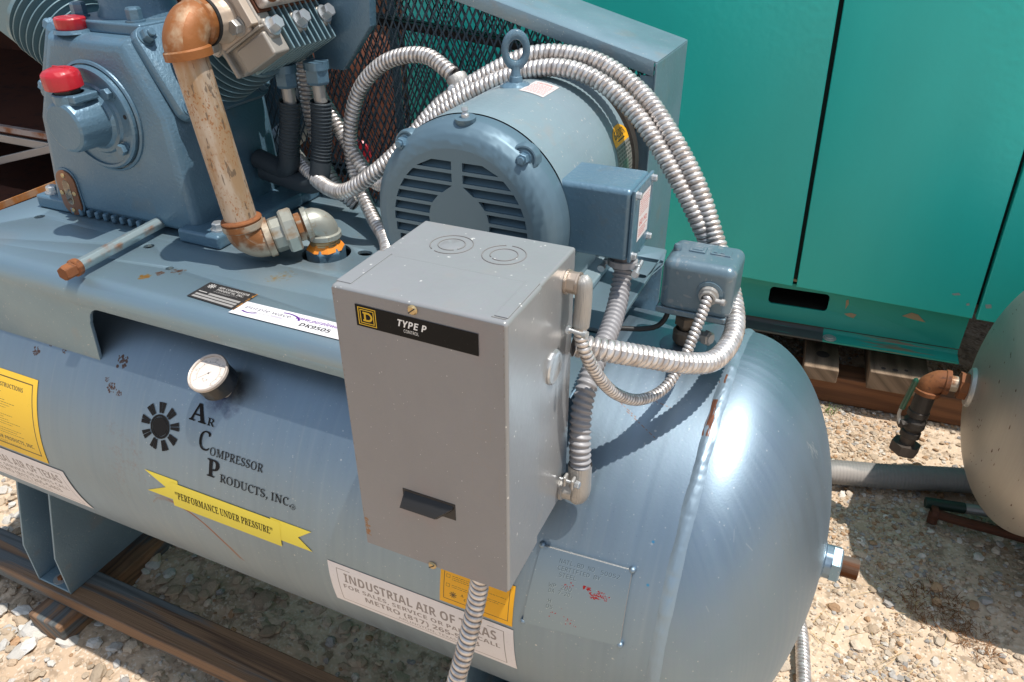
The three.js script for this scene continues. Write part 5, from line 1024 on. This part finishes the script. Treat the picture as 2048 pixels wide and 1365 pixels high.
// ================================================================== GREEN GENERATOR ON TIMBER
const local = (o, ang) => { const g = new THREE.Group(); g.position.set(...o); g.rotation.y = ang; return g; };
{
  const gen = thing('generator', 'tall green sheet metal generator housing with door seams, standing on timber', 'generator', [0.473, 0, -1.32]);
  gen.rotation.y = 4.3 * Math.PI / 180;
  const T = 2.0, D0 = 0.0;
  const yb = (x) => 0.3785 - 0.038 * (x - -0.15);                // lower edge of the doors
  const sx1 = (y) => -0.1475 - 0.038 * (y - 0.385), sx2 = (y) => 0.340 - 0.037 * (y - 0.355);
  const door = (l, r, label) => part('door', extr(shape([[l(0.38), yb(l(0.38))], [r(0.36), yb(r(0.36))], [r(T), T], [l(T), T]]), -0.03, D0, 0.004, 3), greenPaint, gen, label);
  door(() => -1.39, (y) => sx1(y) - 0.006, 'left green door');
  const mid = door((y) => sx1(y) + 0.006, (y) => sx2(y) - 0.006, 'middle green door');
  door((y) => sx2(y) + 0.006, () => 1.4, 'right green door');
  part('housing', rbx(-1.385, 1.39, 0.39, T - 0.005, -1.1, -0.032, 0.004), std({ color: rgb(0.004, 0.02, 0.016), roughness: 0.7 }), gen);
  part('roof', rbx(-1.41, 1.42, T, T + 0.03, -1.12, 0.03, 0.01), greenPaint, gen);
  part('end_panel', rbx(-1.392, -1.386, 0.386, T, -1.1, -0.03, 0.002), greenPaint, gen);
  // skid beam with fork slot and out-turned foot
  const web = new THREE.Shape(); web.moveTo(-1.36, 0.238); web.lineTo(0.337, 0.238); web.lineTo(0.337, 0.352); web.lineTo(-1.36, 0.412);
  const sl = new THREE.Path(), a0 = -0.212, a1 = -0.040, b0 = 0.293, b1 = 0.35, r = 0.012;
  sl.moveTo(a0 + r, b0); sl.lineTo(a1 - r, b0); sl.absarc(a1 - r, b0 + r, r, -Math.PI / 2, 0); sl.lineTo(a1, b1 - r); sl.absarc(a1 - r, b1 - r, r, 0, Math.PI / 2); sl.lineTo(a0 + r, b1); sl.absarc(a0 + r, b1 - r, r, Math.PI / 2, Math.PI); sl.lineTo(a0, b0 + r); sl.absarc(a0 + r, b0 + r, r, Math.PI, 1.5 * Math.PI);
  web.holes.push(sl);
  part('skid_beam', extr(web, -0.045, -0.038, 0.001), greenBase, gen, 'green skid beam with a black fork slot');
  const chipMap = dataTex(1024, 128, (u, v) => { const n = fbm(u, v * 0.3, 10, 701, 6, 0.6); return u < 0.78 ? mix3([0.055, 0.062, 0.06], [0.012, 0.26, 0.2], sstep(0.62, 0.75, n)) : mix3([0.012, 0.30, 0.235], [0.2, 0.15, 0.09], sstep(0.6, 0.72, n)); });
  const ft = part('skid_foot', M(surf(40, 10, (u, v) => { const a = v * Math.PI / 2, R = 0.012; return [lerp(-1.36, 0.337, u), 0.238 - R * 0.2 - R * Math.sin(a), -0.038 + R * (1 - Math.cos(a))]; }), surf(40, 4, (u, v) => [lerp(-1.36, 0.337, u), 0.2236 - 0.003 * v, lerp(-0.026, 0.012, v)]), surf(40, 1, (u, v) => [lerp(-1.36, 0.337, u), 0.2206 - 0.005 * v, 0.012])), std({ map: chipMap, roughness: 0.6 }), gen);
  part('foot_bolt', lathe([[0, 0.006], [0.011, 0.006], [0.012, 0.003], [0.019, 0.002], [0.02, 0]], [-0.017, 0.2225, -0.006], [0, 1, 0], 28), zincDull, gen);
  part('skid_web', rbx(-1.35, 0.325, 0.16, 0.236, -0.9, -0.08, 0.004), darkIron, gen);
  part('slot_tube', M(bx(-0.22, -0.03, 0.284, 0.29, -0.5, -0.046), bx(-0.22, -0.03, 0.353, 0.359, -0.5, -0.046), bx(-0.22, -0.214, 0.29, 0.353, -0.5, -0.046), bx(-0.036, -0.03, 0.29, 0.353, -0.5, -0.046), bx(-0.22, -0.03, 0.284, 0.359, -0.506, -0.5)), darkIron, gen);
  // scraped patches: bare primer and old tape
  const tan = std({ color: rgb(0.34, 0.26, 0.16), roughness: 0.8 }), palePaint = std({ color: rgb(0.28, 0.36, 0.33), roughness: 0.7 });
  const chip = (pts, z, m) => part('paint_scrape', extr(shape(pts), z, z + 0.0006), m, gen);
  chip([[0.165, 0.318], [0.187, 0.333], [0.205, 0.330], [0.23, 0.309], [0.198, 0.312]], -0.0375, tan);
  chip([[0.01, 0.296], [0.028, 0.302], [0.044, 0.299], [0.038, 0.286], [0.02, 0.290]], -0.0375, tan);
  chip([[0.006, 0.340], [0.012, 0.345], [0.016, 0.330], [0.010, 0.312]], -0.0375, tan);
  chip([[-0.255, 0.393], [-0.19, 0.391], [0.03, 0.366], [0.045, 0.358], [0.02, 0.357], [-0.06, 0.369], [-0.21, 0.384]], -0.0375, tan);
  chip([[0.352, 0.41], [0.366, 0.413], [0.370, 0.402], [0.357, 0.399]], 0.0004, palePaint);
  chip([[0.306, 0.404], [0.313, 0.408], [0.316, 0.401], [0.309, 0.399]], 0.0004, palePaint);
  chip([[0.263, 0.428], [0.28, 0.434], [0.286, 0.428], [0.27, 0.424]], 0.0004, palePaint);
}
{
  const woodPale = (sd) => std({ map: woodTex([0.30, 0.215, 0.145], [0.13, 0.088, 0.055], sd, 0.6), roughness: 0.8, bumpMap: rep(fine, 2, 6), bumpScale: 0.0012 });
  const woodRed = std({ map: woodTex([0.235, 0.10, 0.042], [0.10, 0.042, 0.02], 631, 0.7), roughness: 0.72, bumpMap: rep(fine, 2, 6), bumpScale: 0.001 });
  const pal = thing('pallet', 'rough timber pallet of pale runners on a long reddish beam under the generator', 'pallet', [0.473, 0, -1.32]);
  pal.rotation.y = 4.3 * Math.PI / 180;
  part('beam', setU(rbx(-1.4, 1.3, -0.004, 0.0915, -0.09, 0.0, 0.004), 0, 1.6, 0.22), woodRed, pal, 'long reddish brown timber beam');
  part('beam', setU(rbx(-1.4, 1.3, -0.004, 0.0915, -1.0, -0.91, 0.004), 0, 1.6, 0.22, 0.4), woodRed, pal);
  [[-0.073, 0.028, 0.094, 0.140], [0.113, 0.278, 0.094, 0.156], [-0.62, -0.5, 0.094, 0.14], [-1.2, -1.05, 0.094, 0.14], [0.62, 0.75, 0.094, 0.15]].forEach(([a, b, y0, y1], i) => part('runner', setU(rbx(a, b, y0, y1, -1.02, i === 1 ? 0.035 : 0.04, 0.004), 2, 1.1, 0.3, i * 0.37), woodPale(641 + i * 9), pal, i === 0 ? 'narrow pale runner' : i === 1 ? 'wide pale runner' : undefined));
  for (const [x, z, r] of [[-0.02, -0.045, 0.02], [0.15, 0.005, 0.007], [0.183, 0.004, 0.008], [0.214, -0.004, 0.006]]) part('nail_stain', lathe([[0, 0.0006], [r * 0.6, 0.0005], [r, 0]], [x, x < 0.05 ? 0.1402 : 0.1562, z], [0, 1, 0], 14), std({ color: rgb(0.06, 0.045, 0.038), roughness: 0.9 }), pal);
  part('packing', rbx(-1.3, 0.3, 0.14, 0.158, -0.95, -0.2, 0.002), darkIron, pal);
}

// ================================================================== SECOND TANK, ON THE RIGHT
{
  const t2 = thing('grey_tank', 'dull grey-brown air tank with a rusty drain elbow on its near end', 'air tank');
  const r = 0.295, y = 0.44, z = -0.83, x0 = 0.755, dep = 0.15;
  const gm = phys({ map: dataTex(1024, 512, (u, v) => { const n = fbm(u, v, 6, 801, 5, 0.55), s = vn(u * 8, v * 160, 160, 803); let c = [0.37, 0.345, 0.305].map((q) => q * (0.88 + 0.2 * n + 0.06 * s)); return fbm(u, v, 70, 807, 2) > 0.86 ? [0.09, 0.05, 0.035] : c; }), metalness: 0.6, roughness: 0.42 });
  part('tank_head', surf(120, 40, (u, v) => { const a = u * 2 * Math.PI, t = v * Math.PI / 2; return [x0 + dep * (1 - Math.cos(t)), y + r * Math.sin(t) * Math.cos(a), z + r * Math.sin(t) * Math.sin(a)]; }), gm, t2);
  part('tank_shell', surf(8, 120, (u, v) => { const a = v * 2 * Math.PI; return [lerp(x0 + dep, 2.3, u), y + r * Math.cos(a), z + r * Math.sin(a)]; }), gm, t2);
  part('tank_head', surf(60, 16, (u, v) => { const a = u * 2 * Math.PI, t = v * Math.PI / 2; return [2.3 + dep * Math.cos(t), y + r * Math.sin(t) * Math.cos(a), z + r * Math.sin(t) * Math.sin(a)]; }), gm, t2);
  for (const x of [1.15, 1.95]) part('tank_foot', M(rbx(x, x + 0.01, 0, 0.3, z - 0.22, z + 0.22, 0.003), rbx(x + 0.09, x + 0.1, 0, 0.3, z - 0.22, z + 0.22, 0.003), rbx(x, x + 0.1, 0, 0.012, z - 0.22, z + 0.22, 0.003)), darkIron, t2);
  part('port_ring', lathe([[0.046, 0], [0.046, 0.014], [0.042, 0.02], [0.028, 0.021]], [x0 + 0.014, y, z], [-1, 0, 0], 40), std({ color: rgb(0.52, 0.5, 0.46), metalness: 0.5, roughness: 0.45 }), t2, 'pale weld ring round the port');
  const dv = group('drain_fitting', t2, 'rusty elbow with black valve and green lever hanging from the port');
  part('rusty_coupling', lathe([[0.02, 0], [0.032, 0.001], [0.032, 0.018], [0.02, 0.02]], [x0 - 0.006, y, z], [-1, 0, 0], 8, 0.2), rust, dv);
  part('pale_nipple', rod([x0 - 0.02, y, z], [x0 - 0.05, y, z], 0.0185, 28), elbowGalv, dv);
  const ex = 0.676;
  part('rusty_elbow', elbow([ex, y, z], [1, 0, 0], [-0.06, -1, 0.1], 0.036, 0.0255, 0.029, 0.012), rust, dv);
  const dn = V(-0.06, -1, 0.1).normalize(), P = (t) => V(ex, y, z).addScaledVector(dn, t).toArray();
  part('black_nipple', rod(P(0.03), P(0.085), 0.0215, 28), darkIron, dv);
  part('valve_body', M(lathe([[0.02, 0], [0.0235, 0.003], [0.0235, 0.016], [0.019, 0.02], [0.0245, 0.03], [0.0245, 0.046], [0.019, 0.056], [0.0225, 0.06], [0.0225, 0.074], [0.018, 0.076]], P(0.082), dn.toArray(), 28, 0.4)), darkIron, dv);
  part('union_end', lathe([[0.017, 0], [0.017, 0.02], [0.026, 0.022], [0.026, 0.028]], P(0.155), dn.toArray(), 28, 0.3), std({ color: rgb(0.09, 0.07, 0.055), metalness: 0.4, roughness: 0.6 }), dv);
  part('union_nut', hex(P(0.176), dn.toArray(), 0.058, 0.028, 0.3), std({ color: rgb(0.075, 0.06, 0.05), metalness: 0.4, roughness: 0.6 }), dv);
  const c = P(0.115), lv = [c[0] - 0.026, c[1], c[2] + 0.02];
  part('lever_stem', M(rod(c, [lv[0] - 0.006, lv[1], lv[2] + 0.004], 0.009, 16), lathe([[0, 0], [0.011, 0], [0.011, 0.006], [0, 0.008]], [lv[0] - 0.002, lv[1], lv[2] + 0.002], [-0.8, 0, 0.6], 6, 0.2)), darkIron, dv);
  part('lever', sweep(curve([[lv[0] - 0.006, lv[1], lv[2] + 0.004], [lv[0] - 0.012, lv[1] + 0.012, lv[2]], [lv[0] - 0.014, lv[1] + 0.03, lv[2]], [lv[0] - 0.012, lv[1] + 0.045, lv[2]]]), 0.004, 0.004, 10), zincDull, dv);
  part('green_grip', sweep(curve([[lv[0] - 0.012, lv[1] + 0.04, lv[2]], [lv[0] - 0.007, lv[1] + 0.08, lv[2]], [lv[0] - 0.001, lv[1] + 0.128, lv[2]]]), 0.0062, 0.004, 14, (s, a, L) => 0.0064 * Math.sqrt(clamp(Math.min(1, (L - s) / 0.006), 0.02, 1))), phys({ color: rgb(0.012, 0.075, 0.042), roughness: 0.35, clearcoat: 0.3 }), dv, 'dark green plastic lever grip');
}

// ================================================================== THINGS LYING ON THE GRAVEL
{
  const hm = std({ map: dataTex(512, 256, (u, v) => { const n = fbm(u, v, 5, 821, 5); let c = [0.20, 0.195, 0.185].map((x) => x * (0.85 + 0.3 * n)); return mix3(c, [0.42, 0.37, 0.33], sstep(0.62, 0.72, fbm(u, v, 4, 827, 4)) * 0.6); }), roughness: 0.55 });
  const h = part('hose', sweep(curve([[-0.1, 0.034, -0.74], [0.2, 0.034, -0.80], [0.45, 0.034, -0.895], [0.532, 0.034, -0.926], [0.682, 0.034, -0.972], [0.83, 0.034, -1.025], [1.2, 0.034, -1.13], [1.6, 0.034, -1.18]]), 0.0335, 0.0025, 28, (s) => 0.0335 + 0.0006 * Math.sin(s * 2 * Math.PI / 0.009), [0.9, 1]), hm, scene);
  tag(h, 'thick grey hose lying on the gravel between the two tanks', 'hose');
  const cd = part('loose_conduit', conduit([[0.28, 0.02, -0.66], [0.42, 0.02, -0.54], [0.505, 0.02, -0.41], [0.535, 0.02, -0.27], [0.55, 0.02, -0.12], [0.56, 0.02, 0.05], [0.55, 0.02, 0.2]], 0.0152, 0.0088, 0.0024), conduitMetal, scene);
  tag(cd, 'spiral metal conduit lying on the gravel beside the domed tank end', 'conduit');
  const pp = thing('pipe_scrap', 'rusty length of pipe with a dark green sleeve lying half under the grey tank', 'pipe');
  part('rusty_pipe', M(pipe([[0.785, 0.03, -0.872], [0.83, 0.03, -0.868], [0.9, 0.028, -0.87], [1.1, 0.028, -0.87]], 0.0125, 18), lathe([[0.012, 0], [0.0185, 0.002], [0.0185, 0.016], [0.012, 0.018]], [0.778, 0.03, -0.872], [1, 0, 0], 20), rod([0.787, 0.004, -0.862], [0.787, 0.034, -0.872], 0.0125, 16)), rustDark, pp);
  part('green_sleeve', rod([0.768, 0.024, -0.913], [0.86, 0.026, -0.928], 0.0145, 20), std({ color: rgb(0.02, 0.045, 0.032), roughness: 0.5 }), pp);
  part('grey_sleeve', rod([0.861, 0.026, -0.928], [0.98, 0.03, -0.945], 0.0138, 20), zincDull, pp);
  // dry weed debris, grass tufts, straw
  const blades = (n, cx, cz, R, L, w, up, y0) => {
    const pos = [], nrm = []; let s = 0;
    for (let i = 0; i < n; i++) {
      const a = rr(0, 6.28), d = R * Math.sqrt(rnd()), x = cx + Math.cos(a) * d, z = cz + Math.sin(a) * d, b = rr(0, 6.28), l = L * rr(0.5, 1.2), y = groundH(x, z) + y0;
      let px = x, py = y, pz = z, el = up * rr(0.6, 1.2);
      for (let k = 0; k < 4; k++) {
        const q = l / 4, nx = px + Math.cos(b) * Math.cos(el) * q, nz = pz + Math.sin(b) * Math.cos(el) * q, ny = py + Math.sin(el) * q, w0 = w * (1 - k / 4.3), w1 = w * (1 - (k + 1) / 4.3), sx = -Math.sin(b), sz = Math.cos(b);
        pos.push(px - sx * w0, py, pz - sz * w0, px + sx * w0, py, pz + sz * w0, nx + sx * w1, ny, nz + sz * w1, px - sx * w0, py, pz - sz * w0, nx + sx * w1, ny, nz + sz * w1, nx - sx * w1, ny, nz - sz * w1);
        px = nx; py = ny; pz = nz; el -= rr(0.15, 0.5) * (up > 0.3 ? 1 : 0.15);
      }
    }
    const g = new THREE.BufferGeometry(); g.setAttribute('position', new THREE.Float32BufferAttribute(pos, 3)); g.computeVertexNormals(); return boxUV(g);
  };
  const grassMat = std({ color: rgb(0.10, 0.15, 0.03), roughness: 0.7 }), strawMat = std({ color: rgb(0.48, 0.34, 0.16), roughness: 0.8 }), weedMat = std({ color: rgb(0.19, 0.085, 0.03), roughness: 0.85 });
  for (const [x, z, n, l] of [[0.508, -1.275, 26, 0.045], [0.5, -1.01, 22, 0.04]])
    tag(part('grass_tuft', blades(n, x, z, 0.02, l, 0.0012, 1.0, 0), grassMat, scene), z < -1.2 ? 'small green grass tuft sprouting at the foot of the pallet beam' : 'small green grass tuft just behind the grey hose', 'grass tuft');
  const st = part('straw', M(blades(60, 0.63, -0.5, 0.2, 0.09, 0.0007, 0.06, 0.004), blades(40, -0.72, 0.5, 0.14, 0.10, 0.0007, 0.1, 0.006), blades(16, 0.43, -0.32, 0.05, 0.07, 0.001, 0.5, 0.003)), strawMat, scene);
  st.userData = { label: 'thin dry straw stalks strewn over the gravel', category: 'straw', kind: 'stuff' };
  const wd = part('dead_weeds', M(blades(260, 0.80, -0.585, 0.075, 0.03, 0.0011, 0.7, 0.002), blades(120, 0.87, -0.52, 0.05, 0.025, 0.001, 0.7, 0.002), blades(40, 0.72, -0.6, 0.05, 0.02, 0.001, 0.6, 0.002)), weedMat, scene);
  wd.userData = { label: 'brown dead weeds matted on the gravel in the grey tank shade', category: 'weeds', kind: 'stuff' };
}

// ================================================================== DARK THINGS BEHIND, ON THE LEFT
{
  const rk = thing('rusty_rack', 'dark rusty steel rack with pale rails behind the pump', 'rack');
  const rail = std({ map: rep(rustyGalv([0.40, 0.34, 0.31], [0.26, 0.09, 0.025], 0.6, 851), 3), roughness: 0.7 });
  const dark = std({ color: rgb(0.07, 0.035, 0.024), map: rep(rustMap, 1), roughness: 0.9 }); dark.color.setRGB(0.34, 0.22, 0.17);
  part('back_panel', bx(-8, -1.35, 0.0, 1.75, -2.0, -1.98), dark, rk);
  part('roof_sheet', bx(-8, -1.30, 1.5, 1.52, -2.0, -0.72), dark, rk);
  part('end_panel', bx(-1.36, -1.34, 0.0, 1.5, -2.0, -0.80), dark, rk);
  part('shelf', bx(-8, -1.37, 0.618, 0.626, -1.98, -0.905), dark, rk);
  part('shelf', bx(-8, -1.37, 0.30, 0.31, -1.98, -0.8), dark, rk);
  part('rail', rbx(-4.2, -1.37, 0.626, 0.648, -0.918, -0.895, 0.003), rail, rk, 'pale rust-edged shelf rail');
  part('lower_rail', rbx(-4.2, -1.37, 0.582, 0.612, -0.915, -0.9, 0.003), zincDull, rk);
  const diag = (a, b, w, d, m, n) => { const L = V3(a).distanceTo(V3(b)), g = rb(L, w, d, 0, 0, 0, 0.002), A = Math.atan2(b[1] - a[1], b[0] - a[0]), yaw = Math.atan2(-(b[2] - a[2]), Math.hypot(b[0] - a[0], 0)); g.rotateZ(A); g.rotateY(yaw); g.translate((a[0] + b[0]) / 2, (a[1] + b[1]) / 2, (a[2] + b[2]) / 2); part(n, g, m, rk); };
  diag([-2.75, 0.455, -0.89], [-2.1, 0.63, -0.89], 0.026, 0.03, zincDull, 'diagonal_bar');
  const orange = std({ map: rep(rustyGalv([0.45, 0.27, 0.15], [0.42, 0.16, 0.03], 0.45, 853), 4), roughness: 0.75 });
  diag([-2.45, 0.38, -0.6], [-1.70, 0.665, -0.6], 0.022, 0.03, orange, 'rusty_sheet_edge');
  part('rusty_sheet', boxUV(surf(2, 2, (u, v) => [lerp(-2.45, -1.70, u), lerp(0.365, 0.65, u) - 0.06 * v, lerp(-0.61, -1.2, v)])), dark, rk);
  part('low_sheet', bx(-3.2, -1.15, 0.40, 0.43, -0.85, -0.45), dark, rk);
  const dr = thing('rusty_drum', 'dark rusty upright drum with domed top behind the mesh guard', 'drum');
  part('drum_body', lathe([[0.13, 0], [0.135, 0.02], [0.135, 0.34], [0.138, 0.35], [0.135, 0.36], [0.135, 0.7], [0.138, 0.71], [0.135, 0.72], [0.135, 0.98], [0.128, 1.02], [0.10, 1.055], [0.05, 1.075], [0, 1.08]], [-0.90, 0, -0.92], [0, 1, 0], 56), dark, dr);
  part('red_valve', M(lathe([[0.012, -0.006], [0.03, -0.006], [0.034, 0], [0.03, 0.006], [0.012, 0.006]], [-0.80, 0.80, -0.77], [0.3, 0, 1], 28), rod([-0.83, 0.80, -0.83], [-0.80, 0.80, -0.765], 0.01, 16)), redPlastic, dr);
}

renderer.render(scene, camera);
